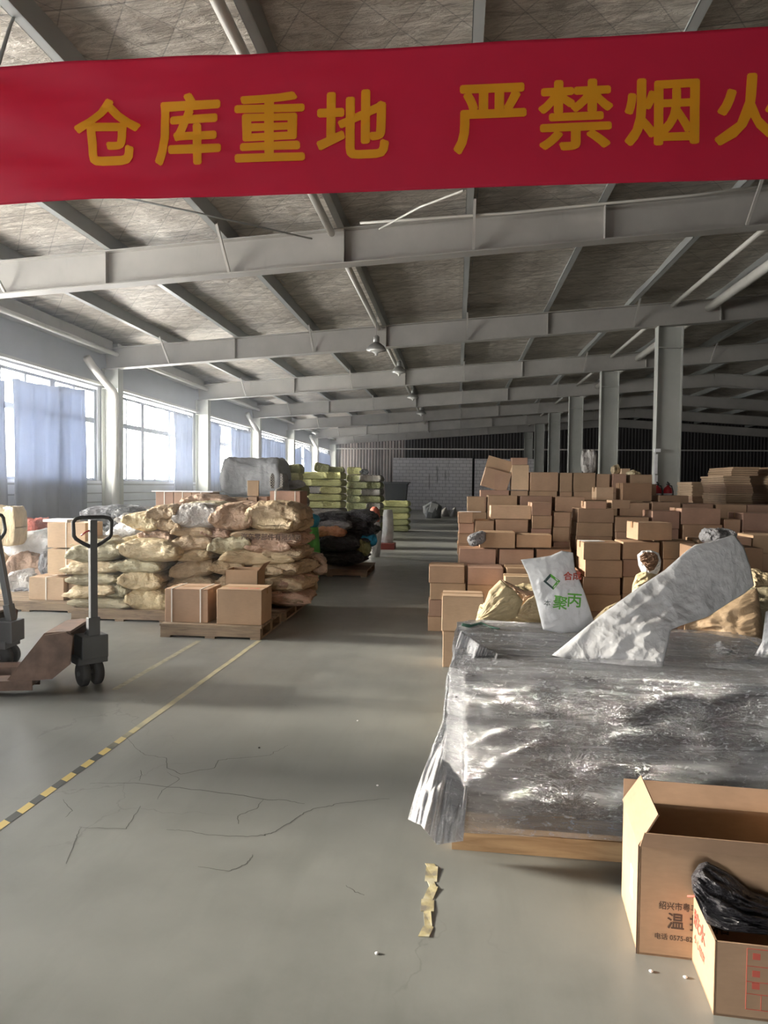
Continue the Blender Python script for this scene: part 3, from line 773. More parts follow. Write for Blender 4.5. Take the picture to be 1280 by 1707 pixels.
for k in range(5):
    for q in range(3):
        X = -2.98+q*.44+random.uniform(-.03, .03)
        sack((X, 8.55, .22+k*.235), (.62, .5, .24), 'rear sack of the tall tan pile, %s layer up, %s from the left' % (ORD[k], ORD[q]), ['tan', 'olive', 'pinktan'][(k+q) % 3], (0, 0, random.uniform(-.1, .1)), 'rear sacks of the tall tan pile')
# characters printed on one sack
def text_obj(name, body, size, mat, parent=None, loc=(0, 0, 0), rot=(PI/2, 0, 0), bold=.0, extrude=0, align='LEFT', sp=1.0, sx=1.0):
    c = bpy.data.curves.new(name, 'FONT'); c.body = body; c.size = size; c.align_x = align; c.align_y = 'CENTER'
    c.space_character = sp; c.resolution_u = 3
    tmp = bpy.data.objects.new('tmp_text', c); COL.objects.link(tmp)
    dg = bpy.context.evaluated_depsgraph_get(); dg.update()
    me = bpy.data.meshes.new_from_object(tmp.evaluated_get(dg)); bpy.data.objects.remove(tmp)
    if bold:                                    # heavier strokes: the same glyphs set again around themselves
        vs = [v.co.copy() for v in me.vertices]; fs = [tuple(p.vertices) for p in me.polygons]; V = []; F = []
        for k in range(9):
            a = k*PI/4; off = Vector((0, 0, 0)) if k == 8 else Vector((math.cos(a)*bold, math.sin(a)*bold, k*size*.0004))
            F += [tuple(i+len(V) for i in f) for f in fs]; V += [v+off for v in vs]
        me = bpy.data.meshes.new(name); me.from_pydata([tuple(v) for v in V], [], F); me.update()
    me.materials.clear(); me.materials.append(mat)
    for v in me.vertices:
        v.co.x *= sx; v.co.z += .0006
    o = bpy.data.objects.new(name, me); COL.objects.link(o)
    if parent: o.parent = parent
    o.location = loc; o.rotation_euler = rot
    return o
ts = [o for o in COL.objects if o.get('label') == 'tan sack with a dark printed line of characters'][0]
tx = text_obj('printed_text', '汽车零部件有限公司', .075, M['print'], None, (0, 0, 0), (PI/2, 0, 0), .002)
tx.parent = ts; tx.matrix_parent_inverse = ts.matrix_basis.inverted(); p = PY(402, 895, 7.70); tx.location = (p.x, 7.69, p.z)

# strapped cartons on the small pallet
b = PY(275, 976, 6.85); c = PY(346, 976, 6.85)
carton(b.x, c.x, 6.85, 7.25, .131, .131+.33, 'strapped brown carton on the left of the small pallet', None, 'card', 0, True, 2)
b = PY(361, 986, 6.80); c = PY(436, 986, 6.80)
o = carton(b.x, c.x, 6.80, 7.18, .131, .131+.345, 'brown carton with red printing on its top edge, right on the small pallet', None, 'card', 0, True, 0)
text_obj('printed_text', '小心轻放 防潮', .05, M['redprint'], o, (-.13, -.11, .3475), (0, 0, 0), .0015)
b = PY(376, 955, 7.3); c = PY(430, 955, 7.3)
mb = MB(); W, D, H = c.x-b.x, .28, .26
mb.bbox(0, W, 0, .006, 0, H); mb.bbox(0, W, D-.006, D, 0, H); mb.bbox(0, .006, 0, D, 0, H); mb.bbox(W-.006, W, 0, D, 0, H); mb.bbox(0, W, 0, D, 0, .006)
o = mb.build('open_carton', M['card'], None, (b.x, 7.29, PY(400, 977, 7.3).z-.09)); setp(o, 'small open carton standing behind the two strapped cartons', 'carton')
MB().box((W+.03, D/2, H+.03), (.1, D, .005), rot=(0, -.9, 0)).build('flap', M['card'], o)
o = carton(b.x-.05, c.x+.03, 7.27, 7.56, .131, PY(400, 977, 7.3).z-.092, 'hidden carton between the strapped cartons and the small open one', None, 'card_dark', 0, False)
# pale cartons left of the jack handle
def lettered(o, w, h, txt=True):
    text_obj('printed_text', '轻放', .05, M['redprint'], o, (-w*.35, -1, h*.62), (PI/2, 0, 0)).location.y = 0
for (x0, x1, y0, y1, Y, lab) in [(79, 142, 871, 914, 8.0, 'topmost pale carton of three stacked left of the jack handle'), (79, 142, 915, 958, 8.0, 'middle pale carton of three stacked left of the jack handle')]:
    single(x0, x1, y0, y1, Y, .42, lab, 'card_light', 0, strap=1)
a = PY(48, 962, 7.95); b2 = PY(106, 962, 7.95)
carton(a.x, b2.x, 7.95, 8.35, .125, a.z, 'pale carton standing alone at the left end of its pallet', None, 'card_light', 0, True, 1)
a = PY(79, 960, 8.0); b3 = PY(142, 960, 8.0)
carton(b2.x+.02, b3.x, 8.02, 8.42, .125, a.z-.005, 'lowest pale carton of three stacked left of the jack handle', None, 'card_light', 0, True, 1)
o = MB().box((0, 0, 0), (.30, .3, .03)).build('polystyrene_sheet', M['paper'], None, ((PY(90, 868, 8.1).x+.04), 8.2, PY(90, 871, 8.0).z+.0175)); setp(o, 'white sheet lying on the topmost pale carton', 'sheet')
# jumble of bags by the wall on the far left
JB = [(2, 930, 60, 975, 9.0, 'tan sack under the bag jumble by the wall', 'pinktan', .1), (60, 925, 100, 970, 8.8, 'silvery grey plastic bag in the jumble by the wall', 'silver', .3),
      (10, 893, 82, 935, 9.2, 'cream sack draped over the jumble, left of the carton stack', 'white', -.2), (22, 872, 62, 902, 9.6, 'red bag in the jumble by the window curtain', 'redsack', -.1),
      (0, 960, 50, 1000, 8.7, 'pale sack low in the jumble behind the steel post', 'greysack', .15), (16, 955, 80, 990, 8.9, 'brown bag low in the jumble', 'pinktan', -.1), (8, 988, 48, 1012, 8.5, 'silvery bag on the floor left of the pale carton', 'silver', 0),
      (-40, 915, 20, 960, 9.3, 'sack behind the leaning steel post', 'tan', .2), (30, 915, 80, 950, 9.7, 'mauve grey bag under the cream sack', 'greysack', -.3), (-30, 985, 20, 1015, 8.8, 'tan sack on the floor at the photo edge', 'tan', 0), (50, 975, 100, 1005, 9.0, 'dark bag behind the lone pale carton', 'greyplastic', 0)]
for (a_, b_, c_, d_, Y, lab, m, t) in JB: psack(a_, b_, c_, d_, Y, lab, m, t, .45, random.uniform(-.4, .4), lst=BAGM if m in ('silver', 'redsack', 'greyplastic') else SACK, name='bag', cat='bag')
o = psack(-14, 852, 22, 912, 8.9, 'tall yellowish sack standing at the left edge of the photo', 'yellow', PI/2*0, .3, .05, lst=BALE)
# dark sheets and grey bags behind the yellowish pile
GB = [(128, 848, 190, 868, 9.6, 'grey bag on top left of the dark bags behind the sacks', 'silver', -.1), (172, 850, 230, 872, 9.5, 'dark silvery bag in the middle of the dark bags', 'greyplastic', .05), (214, 850, 262, 868, 9.7, 'greenish grey bag near the long carton row', 'greysack', .1),
      (150, 868, 205, 890, 9.3, 'dark plastic bag seen through the jack handle loop', 'greyplastic', .2), (180, 874, 232, 900, 9.0, 'white bag between the jack handle and the yellow sacks', 'white', -.3), (190, 862, 246, 884, 9.2, 'grey flattened bag above the white one', 'greysack', .2)]
for (a_, b_, c_, d_, Y, lab, m, t) in GB: psack(a_, b_, c_, d_, Y, lab, m, t, .6, lst=BAGM if 'plastic' in m or m == 'silver' else SACK, name='bag', cat='bag')
for k in range(3):
    for q in range(3):
        sack((-4.6+q*.62, 9.8, .12+k*.22), (.6, .6, .2), 'grey bag behind the yellowish pile, %s layer up, %s from the wall' % (ORD[k], ORD[q]), ['greysack', 'greyplastic'][(k+q) % 2], (0, 0, random.uniform(-.2, .2)), 'lower grey bags behind the yellowish pile', name='bag', cat='bag')
for k in range(3):
    for q in range(3):
        sack((-6.6+q*.6, 10.9, .15+k*.25), (.56, .6, .22), 'bag low in the jumble by the curtain, %s layer up, %s from the wall' % (ORD[k], ORD[q]), ['greysack', 'pinktan'][(k+q) % 2], (0, 0, random.uniform(-.3, .3)), 'bottom bags of the jumble', name='bag', cat='bag')
# carton row behind the sacks
a = PY(259, 820, 10.4); b = PY(350, 820, 10.4)
for k in range(3):
    w3 = (b.x-a.x)/3
    for q in range(4):
        zt = a.z - q*.30
        carton(a.x+k*w3+.004, a.x+(k+1)*w3-.004, 10.4, 10.85, 0 if q == 3 else zt-.295, zt, 'reddish strapped carton, %s from top, %s column beside the wall cartons' % (ordn(q), ordn(k)), 'reddish carton block behind the sacks', 'card_pink', 0, False, 1 if q == 0 else 0)
MB_ = MB().bbox(0, b.x-a.x+.1, 0, .5, 0, .015).build('plastic_sheet', M['paper'], None, (a.x-.05, 10.38, a.z+.003)); setp(MB_, 'thin pale sheet over the reddish carton block', 'sheet')
psack(300, 828, 372, 850, 9.3, 'large slumped bag in front of the reddish carton block', 'pinktan', .05, .7)
for k in range(4): sack((PY(336, 850, 9.5).x, 9.65, 1.0-.26*k), (.8, .8, .3), 'bag under the slumped one before the reddish cartons, %s one down' % ORD[k], 'greysack', (0, 0, .2*k), 'hidden bags under the slumped bag', name='bag', cat='bag')
for j, (x0, x1, y0, Y, lab, m) in enumerate([(369, 391, 829, 10.2, 'bright orange sided carton in the row behind the tall sack pile', 'card_light'), (392, 412, 830, 10.22, 'dark fronted carton next to the orange sided one', 'card_dark'), (413, 428, 828, 10.25, 'small carton in the row behind the tall sack pile', 'card'), (431, 445, 828, 10.3, 'reddish grey carton before the strapped one', 'card_pink')]):
    a = PY(x0, y0, Y); b = PY(x1, y0, Y)
    carton(a.x, b.x, Y, Y+.45, a.z-.33, a.z, lab, None, m)
    carton(a.x, b.x, Y, Y+.45, a.z-.67, a.z-.335, 'second from top ' + lab, None, 'card'); carton(a.x, b.x, Y, Y+.45, 0, a.z-.675, 'carton at the floor below ' + lab.split(' in ')[0].split(' next')[0].split(' before')[0], None, 'card')
single(410, 428, 801, 827, 10.4, .2, 'tilted tan carton on top of the row, before the grey plastic bundle', 'card_light', .25)
a = PY(450, 818, 10.1); b = PY(500, 818, 10.1)
for q in range(4):
    carton(a.x, b.x, 10.1, 10.6, max(0, a.z-.345*(q+1)), a.z-.345*q-.003, 'reddish brown carton with curved white straps, %s from top' % ordn(q), None, 'card_pink', 0, False, 2 if q == 0 else 0)
o = MB().tube([(a.x+.08, 10.05, a.z-.33), (a.x+.10, 10.06, a.z+.02), (a.x+.16, 10.2, a.z+.06)], .008, 6).build('loose_strap', M['strap'], None, smooth=True); setp(o, 'loose white strap sticking up from the reddish strapped carton', 'strap')
# big grey plastic bundle and bales by the windows
o = psack(368, 770, 460, 832, 13.0, 'big grey plastic wrapped bundle before the third window', 'bundlewrap', 0, 1.1, .05, lst=BUND, name='wrapped_bundle', cat='bundle')
for k in range(4): sack((PY(415, 830, 13.4).x, 13.55, 1.10-.31*k), (1.1, 1.0, .345), 'grey bundle under the biggest one, %s of the stack below it' % ORD[k], 'bundlewrap', (0, 0, 0), 'grey bundles below the big one', lst=BALE, name='wrapped_bundle', cat='bundle')
psack(450, 792, 470, 816, 13.0, 'chequered bale end right of the grey bundle', 'check', 0, .5, .05, lst=BALE, name='bale', cat='bale')
psack(449, 772, 474, 788, 14.5, 'pale lime bale tilted on top, near the fourth window', 'bale', .5, .5, .2, lst=BALE, name='bale', cat='bale')
psack(470, 776, 498, 792, 14.6, 'dark olive bale on top beside the tilted pale one', 'bale_dark', -.1, .6, .1, lst=BALE, name='bale', cat='bale')
psack(470, 790, 496, 803, 14.4, 'green bale under the dark olive one', 'bale', .0, .6, .1, lst=BALE, name='bale', cat='bale')
psack(464, 803, 500, 816, 14.0, 'pale rumpled bag left of the lime bale stack', 'greysack', -.1, .6, .1, name='bag', cat='bag')
for k in range(6): 
    for q in range(2):
        sack((PY(463+q*20, 815, 14.3).x, 14.6, 1.36-.24*k), (.5, .7, .268), 'bale in the low stack left of the lime bales, %s layer, %s one' % (ordn(k), ['left', 'right'][q]), ['check', 'bale_dark'][(k+q) % 2], (0, 0, 0), 'low bales left of the lime stack', lst=BALE, name='bale', cat='bale')
# lime bale stack: ten layers, the upper six in view
def bale_stack(px0, px1, yt, Y, lh, n, splits, lab, mats, grp, d=.8):
    a = PY(px0, yt, Y); b = PY(px1, yt, Y)
    for k in range(n):
        zc = a.z - lh*(k+.5)
        if zc < lh*.3: break
        s = splits[k % len(splits)]; xs = [a.x] + [a.x+(b.x-a.x)*q for q in s] + [b.x]
        for q in range(len(xs)-1):
            L = xs[q+1]-xs[q]
            o = sack(((xs[q]+xs[q+1])/2, Y+d/2, zc), (L*1.02, d, lh*1.12), '%s bale, %s layer from the top, %s from the left' % (lab, ORD[k], ORD[q]), mats[(k*2+q) % len(mats)], (0, 0, 0), grp, BALE, 'bale', 'bale')
BL = ['bale', 'bale', 'bale', 'bale', 'check', 'bale', 'bale']
bale_stack(494, 568, 787, 17.0, .175, 11, [(.68,), (.35,), (.55,), (.28,), (.6,), (.33,)], 'lime green woven', BL, 'lime bale stack')
bale_stack(578, 634, 792, 19.5, .19, 11, [(.4,), (.6,), (.45,)], 'shaded olive', ['bale_dark', 'check', 'bale_dark', 'bale_dark'], 'olive bale stack')
bale_stack(607, 680, 835, 23.3, .2, 6, [(.5,), (.35,)], 'low olive', ['bale', 'bale', 'bale_dark', 'bale_dark', 'bale_dark'], 'low bale stack')
psack(523, 774, 545, 788, 17.1, 'dark green bale resting on top of the lime stack', 'bale_dark', .2, .5, .1, lst=BALE, name='bale', cat='bale')
psack(546, 779, 570, 788, 17.2, 'flat brown bale on top of the lime stack, right end', 'bale_dark', 0, .5, .1, lst=BALE, name='bale', cat='bale')
psack(578, 780, 600, 791, 19.6, 'pale lime bale on top of the olive stack', 'bale', 0, .5, .1, lst=BALE, name='bale', cat='bale')
psack(598, 783, 612, 791, 19.6, 'dark crumpled bag on top of the olive stack', 'greyplastic', 0, .5, .1, name='bag', cat='bag')
# black plastic bags on a pallet by the aisle
pallet(-2.05, 12.25, 1.25, 1.2, .12, 'dark pallet under the black plastic bags by the aisle', mat='wood_dark')
KB = [(523, 897, 595, 924, 11.5, 'big black plastic bag across the front of the bag pile', 'black'), (532, 920, 602, 946, 11.55, 'lowest black plastic bag on the pallet front', 'black'), (526, 880, 572, 901, 11.6, 'orange bag between the black ones', 'orange'),
      (530, 870, 584, 886, 11.7, 'silvery topped black bag above the orange one', 'silver'), (528, 856, 576, 874, 11.8, 'top left black bag of the bag pile', 'black'), (568, 855, 622, 880, 12.1, 'top right shiny black bag of the bag pile', 'black'),
      (570, 876, 624, 898, 12.0, 'black bag on the right of the middle layer', 'black'), (598, 892, 624, 914, 12.0, 'dark blue bag low at the aisle side', 'blue'), (586, 905, 614, 930, 11.8, 'greenish bag bulging into the aisle', 'bale_dark')]
for (a_, b_, c_, d_, Y, lab, m) in KB: psack(a_, b_, c_, d_, Y, lab, m, random.uniform(-.05, .05), .6, lst=SACK, name='bag', cat='bag')
for k in range(3): sack((-2.0, 12.3, .28+k*.27), (1.0, .8, .3), 'black bag at the rear of the bag pile, %s layer up' % ORD[k], 'black', (0, 0, .1), 'rear black bags', name='bag', cat='bag')
a = PY(516, 892, 11.2)
ro = empty('tied_bag', (a.x, 11.3, 0), 0, 'tall green bag tied with a blue top, beside the black bags', 'bag')
zt = PY(516, 857, 11.2).z; zm = PY(516, 880, 11.2).z
o = MB().lathe([(.12, .0), (.17, .15), (.15, zm*.6), (.12, zm), (.1, zm+.02)], n=18).build('bag_body', M['green'], ro, smooth=True)
MB().lathe([(.09, zm-.03), (.13, zm+.05), (.15, zm+.14), (.13, zt-.03), (.05, zt)], n=18).build('bag_top', M['blue'], ro, smooth=True)
def upright(px0, px1, py0, py1, Y, lab, body, top=None, frac=.3, name='upright_sack'):
    a = PY(px0, py0, Y); b = PY(px1, py1, Y); w = (b.x-a.x)/2; zb = 0; H = a.z-zb
    ro = empty(name, ((a.x+b.x)/2, Y+w, zb), random.random(), lab, 'sack')
    zs = H*(1-frac) if top else H
    me = MB().lathe([(w*.75, 0), (w*1.0, H*.1), (w*.95, H*.45), (w*.9, zs*.9), (w*.7, zs)], n=22)
    me.v = [v + Vector((noise.noise(v*5+Vector((Y, px0, 0))), noise.noise(v*5+Vector((px0, 3, Y))), 0))*w*.25 for v in me.v]
    me.build('sack_body', M[body], ro, smooth=True)
    if top: MB().lathe([(w*.68, zs*.98), (w*.85, zs+H*.08), (w*.7, H*.93), (w*.3, H)], n=18).build('sack_top', M[top], ro, smooth=True)
upright(611, 634, 845, 909, 14.9, 'white sack with a red top standing at the aisle corner', 'white', 'redsack', .28)
upright(635, 655, 850, 893, 17.0, 'white sack leaning beside the red topped one', 'white')
o = MB().bbox(0, .5, 0, .5, 0, .14).build('red_crate', simple('dark_red_plastic', (.25, .05, .04), .5), None, (PZ(636, 905, 0).x, 16.8, 0)); setp(o, 'dark red crate under the white leaning sack', 'crate')
# far end: bins and bundles against the block wall
M['bin'] = simple('dark_plastic_bin', (.035, .04, .045), .5)
def wheelie(px, py0, py1, Y, w, lab):
    a = PY(px, py0, Y); zt = a.z
    ro = empty('waste_bin', (a.x, Y, 0), 0, lab, 'bin')
    MB().lathe([(w*.36, 0), (w*.5, zt*.93), (w*.54, zt*.93), (w*.54, zt*.96)], n=4).build('bin_body', M['bin'], ro, rz=PI/4)
    MB().box((0, 0, zt*.98), (w*.85, w*.85, .05)).build('bin_lid', M['bin'], ro)
wheelie(661, 803, 840, 30.0, 1.3, 'big dark bin in front of the white block wall')
for (x, y0, Y, s, lab, m) in [(722, 836, 34, .9, 'dark bundle with a pale sheet before the block wall', 'greyplastic'), (742, 846, 36, .42, 'dim grey bundle, left of a pair by the block wall', 'greysack'), (757, 846, 36, .42, 'dim grey bundle, right of a pair by the block wall', 'greysack')]:
    a = PY(x, y0, Y); upr = empty('bundle', (a.x, Y, 0), .3, lab, 'bundle')
    me = MB().lathe([(s*.4, 0), (s*.5, a.z*.3), (s*.42, a.z*.7), (s*.15, a.z)], n=16); me.v = [v+Vector((noise.noise(v*3), noise.noise(v*3+Vector((5, 0, 0))), 0))*.15 for v in me.v]
    me.build('wrapping', M[m], upr, smooth=True)
    if x == 722: MB().box((-.1, -.42, a.z*.62), (.35, .03, .45), rot=(.15, .25, 0)).build('pale_sheet', M['white'], upr)
# things behind the right pile
for (x0, y0, x1, y1, Y, lab, m) in [(972, 758, 997, 792, 13.5, 'big pale sack standing behind the pile, left of the second middle column', 'greysack'), (1024, 778, 1036, 792, 12.5, 'small pale sack right of the second middle column', 'tan'), (1052, 789, 1070, 808, 11.6, 'crumpled pale paper sack on the back row', 'yellow')]:
    psack(x0, y0, x1, y1, Y, lab, m, 0, .4, lst=BAGM, name='sack', cat='sack')
    a = PY((x0+x1)/2, y1, Y); 
    carton(a.x-.3, a.x+.3, Y, Y+.5, 0, a.z+.01, 'tall dark carton supporting the %s' % ' '.join(lab.split()[:3]), 'supports behind the pile', 'card_dark', 0, False)
single(1036, 1050, 781, 791, 12.4, .3, 'pale printed carton standing behind the back row', 'card_light', tape=False, z0=.0)
# flattened carton stacks
def flat_stack(px0, px1, py0, Y, w, d, lab, grp, n=13):
    a = PY(px0, py0, Y); b = PY(px1, py0, Y); zt = a.z; h = zt/n
    for k in range(n):
        mb = MB(); jx = random.uniform(-.05, .05); jy = random.uniform(-.03, .03)
        if k == n-1: jx += .02
        ns = max(3, int(h/.03))
        for q in range(ns):
            qx = random.uniform(-.015, .015)
            mb.bbox(a.x+qx+jx, b.x+qx+jx+w, Y+jy, Y+jy+d, k*h+q*h/ns+.001, k*h+(q+1)*h/ns-.004)
        o = mb.build('flattened_carton_bundle', M['card_light'] if k % 2 else M['card']); setp(o, '%s, %s bundle up from the floor' % (lab, ORD[k]), 'cardboard bundle', grp)
flat_stack(1213, 1214, 778, 12.2, .40, 1.1, 'flattened cardboard in the left stack right of the column', 'left stack of flattened cartons')
flat_stack(1286, 1287, 778, 12.2, .8, 1.1, 'flattened cardboard in the stack at the right photo edge', 'right stack of flattened cartons')
flat_stack(1150, 1151, 803, 14.0, .3, .9, 'dim flattened cardboard beside the nearest middle column', 'dim flattened stack', 6)
# fire extinguishers on the pile before the column
M['extred'] = simple('extinguisher_red', (.38, .02, .03), .3)
p0 = PY(1098, 838, 12.0)
o = MB().bbox(-.5, .5, -.2, .3, 0, p0.z-.005).build('cabinet', simple('dark_locker', (.10, .09, .085), .6), None, (p0.x+.15, 12.2, 0)); setp(o, 'dark locker under the two fire extinguishers, mostly hidden', 'locker')
for px, lab in ((1099, 'left red fire extinguisher at the nearest middle column'), (1117, 'right red fire extinguisher at the nearest middle column')):
    p = PY(px, 838, 12.0); ro = empty('fire_extinguisher', (p.x, 12.15, p.z), 0, lab, 'fire extinguisher', 'fire extinguishers by the column')
    MB().lathe([(.06, 0), (.07, .01), (.07, .2), (.055, .24), (.025, .26), (.02, .28)], n=20).build('cylinder_body', M['extred'], ro, smooth=True)
    MB().box((0, 0, .295), (.03, .09, .02)).box((0, -.03, .315), (.02, .12, .012), rot=(.3, 0, 0)).build('handle', M['bin'], ro)
    MB().tube([(0, 0, .28), (.06, 0, .27), (.085, 0, .18), (.08, 0, .08)], .01, 8).build('hose', M['bin'], ro, smooth=True)
    MB().lathe([(.0715, .07), (.0715, .15)], n=20).build('sticker', M['white'], ro, smooth=True)

for k, (py0, py1, m) in enumerate(((757, 790, 'paper'), (792, 812, 'paper'), (813, 836, 'paper'))):
    a = PY(1090, py0, 15.86); b = PY(1090, py1, 15.86)
    o = MB().box((0, 0, 0), (.07, .012, a.z-b.z), rz=.1*k).build('paper_note', M[m], None, (4.23-.0+.01*k, 15.862, (a.z+b.z)/2)); setp(o, 'white paper note, %s from the top, on the nearest middle column' % ORD[k], 'note', 'paper notes on the column')
a = PY(1089, 751, 15.86); o = MB().box((0, 0, 0), (.12, .08, .07)).build('switch_box', M['paper'], None, (4.24, 15.82, a.z)); setp(o, 'small white switch box on the nearest middle column', 'switch')

# ------------------------------------------------------------------ pallet jacks
M['jackgrey'] = simple('worn_dark_grey_paint', (.085, .09, .095), .45, .3); M['rust'] = simple('rusty_red_brown_steel', (.125, .075, .052), .6, .1, var=.4, scale=8)
M['rubber'] = simple('black_rubber', (.03, .03, .03), .7)
def pallet_jack(loc, rz, lab, lean=0.0, turn=0.0, hmat='jackgrey', hz=1.27):
    root = empty('pallet_jack', loc, rz, lab, 'pallet jack')
    for s in (-1, 1):                               # forks run along -x
        mb = MB(); y = s*.20
        mb.bbox(-1.55, -.25, y-.08, y+.08, .075, .115); mb.bbox(-1.55, -.25, y-.08, y-.07, .045, .08); mb.bbox(-1.55, -.25, y+.07, y+.08, .045, .08)
        mb.build('fork', M['rust'], root, bevel=.002)
        MB().lathe([(.035, -.05), (.038, -.045), (.038, .045), (.035, .05)], (-1.35, y, .038), 16, 'Y').build('load_roller', M['rubber'], root, smooth=True)
    # sloping body plate
    mb = MB()
    P = [(-.42, .10), (-.17, .43), (-.03, .45), (.02, .42), (.0, .22), (-.12, .12)]
    n = len(P)
    for y0, y1 in ((-.27, -.25), (.25, .27)):
        vs = [(x, y0, z) for x, z in P] + [(x, y1, z) for x, z in P]
        mb.add(vs, [tuple(range(n))[::-1], tuple(range(n, 2*n))] + [(i, (i+1) % n, (i+1) % n+n, i+n) for i in range(n)])
    mb.beam((-.42, 0, .11), (-.17, 0, .435), .50, .018); mb.beam((-.17, 0, .435), (-.0, 0, .445), .50, .018)
    mb.build('frame', M['rust'], root)
    # pump and steering head
    st = empty('steering_head', (.06, 0, 0), turn); st.parent = root
    MB().lathe([(.055, .19), (.06, .2), (.06, .34), (.045, .38), (.03, .40)], n=18).build('pump_cylinder', M['jackgrey'], st, smooth=True)
    MB().box((0, 0, .2), (.14, .22, .06)).box((.03, .0, .30), (.17, .19, .17)).build('pump_block', M['jackgrey'], st, bevel=.008)
    for s in (-1, 1):
        MB().lathe([(.03, -.028), (.085, -.028), (.095, -.02), (.095, .02), (.085, .028), (.03, .028)], (0, s*.05, .095), 26, 'Y').build('steer_wheel', M['rubber'], st, smooth=True)
    MB().lathe([(.018, -.09), (.018, .09)], (0, 0, .095), 12, 'Y').build('axle', M['jackgrey'], st)
    # handle: tapered bar, loop and lever
    L = hz-.33; ux = math.sin(lean); uz = math.cos(lean)
    at = lambda t, y=0.0: (.07+ux*t*L, y, .31+uz*t*L)
    mb = MB(); mb.beam(at(0), at(.22), .085, .05, (1, 0, 0)); mb.beam(at(.2), at(.98), .052, .045, (1, 0, 0))
    mb.build('handle_bar', M[hmat], st, bevel=.004)
    lp = [at(.76), at(.80, .07), at(.835, .12), at(.86, .135), at(.965, .14), at(.99, .12), at(1.0, .08), at(1.0, -.08), at(.99, -.12), at(.965, -.14), at(.86, -.135), at(.835, -.12), at(.80, -.07), at(.76)]
    MB().tube(lp, .014, 10).build('handle_loop', M['rubber'] if hmat == 'jackgrey' else M[hmat], st, smooth=True)
    MB().tube([at(.9, -.01), (at(.89)[0]+.01, -.05, at(.89)[2]), (at(.87)[0], -.085, at(.87)[2]-.01)], .006, 8).build('lever', M['extred'], st, smooth=True)
    return root
p = PZ(140, 1142, 0)
pallet_jack((p.x-.02, p.y, 0), .22, 'pallet jack with its handle upright, rusty body, in front of the sack piles', 0.0, -.22-PI/2+.85)
# second jack at the photo's left edge, its post leaning
p2 = PZ(-4, 1112, 0)
pallet_jack((p2.x, p2.y, 0), .05, 'second pallet jack at the left edge, its thick handle leaning left', -.17, 0)

# orange and cream machine body at the very left edge is cut by the frame
# ------------------------------------------------------------------ wrapped pallet load
LX, LY, LR = 0.0, 2.90, -.035
root = empty('wrapped_pallet_load', (LX, LY, .105), LR, 'dark goods on a pallet wrapped in clear stretch film, nearest big load', 'wrapped load')
pallet(LX+.74, LY+.52, 1.46, 1.02, .103, 'light wooden pallet under the film wrapped dark load', LR, 'wood', solid=True)
LW, LD, LH = 1.48, 1.06, .655
M['film'] = m_film('stretch_film', .36, lit_corner=True); M['film2'] = m_film('loose_stretch_film', .50, st=(3, 3, 1.2)); M['film3'] = m_film('top_stretch_film', .32, st=(1, 7, 7))
M['dkgoods'] = simple('dark_grey_plastic_goods', (.09, .085, .09), .4, var=.5, scale=9, bump=.6)
for r in range(4):
    for q in range(3):
        c = (LW*(q+.5)/3, LD*.27, .075+r*.145); me = var_mesh(SACK, (r*3+q) % 9, 'black')
        obj('dark_bundle', me, root, c, (0, 0, random.uniform(-.05, .05)), (LW/3*1.0, LD*.44, .155))
        obj('dark_bundle', me, root, (c[0], LD*.74, c[2]), (0, 0, random.uniform(-.05, .05)), (LW/3*1.0, LD*.44, .155))
for r in range(3):
    z = .575+r*.024
    mb = MB()
    for q in range(9):
        y = .03+q*(LD-.06)/9; mb.bbox(.02+random.uniform(0, .03), LW-.02-random.uniform(0, .03), y, y+(LD-.06)/9-.008, z, z+.02)
    mb.build('flat_sheet_layer', M['dkgoods'], root)
def shell(u, v):
    """u round the load, v up the side"""
    per = [(0, 0), (LW, 0), (LW, LD), (0, LD)]; r = .05
    s = (u % 1.0)*4; k = int(s) % 4; f = s-int(s)
    a = Vector(per[k]); b = Vector(per[(k+1) % 4]); p = a.lerp(b, f)
    c = Vector((LW/2, LD/2)); d = (p-c); nrm = Vector((0, -1)) if k == 0 else Vector((1, 0)) if k == 1 else Vector((0, 1)) if k == 2 else Vector((-1, 0))
    edge = min(f, 1-f); 
    if edge < .03: p -= d.normalized()*(.03-edge)*1.3
    z = v*LH
    q = Vector((p.x*2.2, p.y*2.2, z*9)); n = noise.noise(q)*.022 + noise.noise(Vector((p.x*7, p.y*7, z*26)))*.010 + (1-abs(noise.noise(Vector((p.x*3, p.y*3, z*5+4))))*2)*.008
    lowb = .035*math.sin(PI*min(1, v*1.3))*(1-v) + .018
    p2 = p + nrm*(n + lowb - .006)
    return (p2.x, p2.y, max(.002, z + .01*noise.noise(Vector((p.x*4, p.y*4, 9)))))
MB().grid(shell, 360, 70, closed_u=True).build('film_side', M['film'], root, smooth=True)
def top(u, v):
    x = -.012+u*(LW+.024); y = -.014+v*(LD+.028); e = min(u, 1-u, v, 1-v)
    z = LH + .012*noise.noise(Vector((x*1.5, y*11, 3))) + .008*noise.noise(Vector((x*3, y*25, 8))) + .012*min(1, e*18)-.008
    return (x, y, z)
MB().grid(top, 120, 110).build('film_top', M['film3'], root, smooth=True)

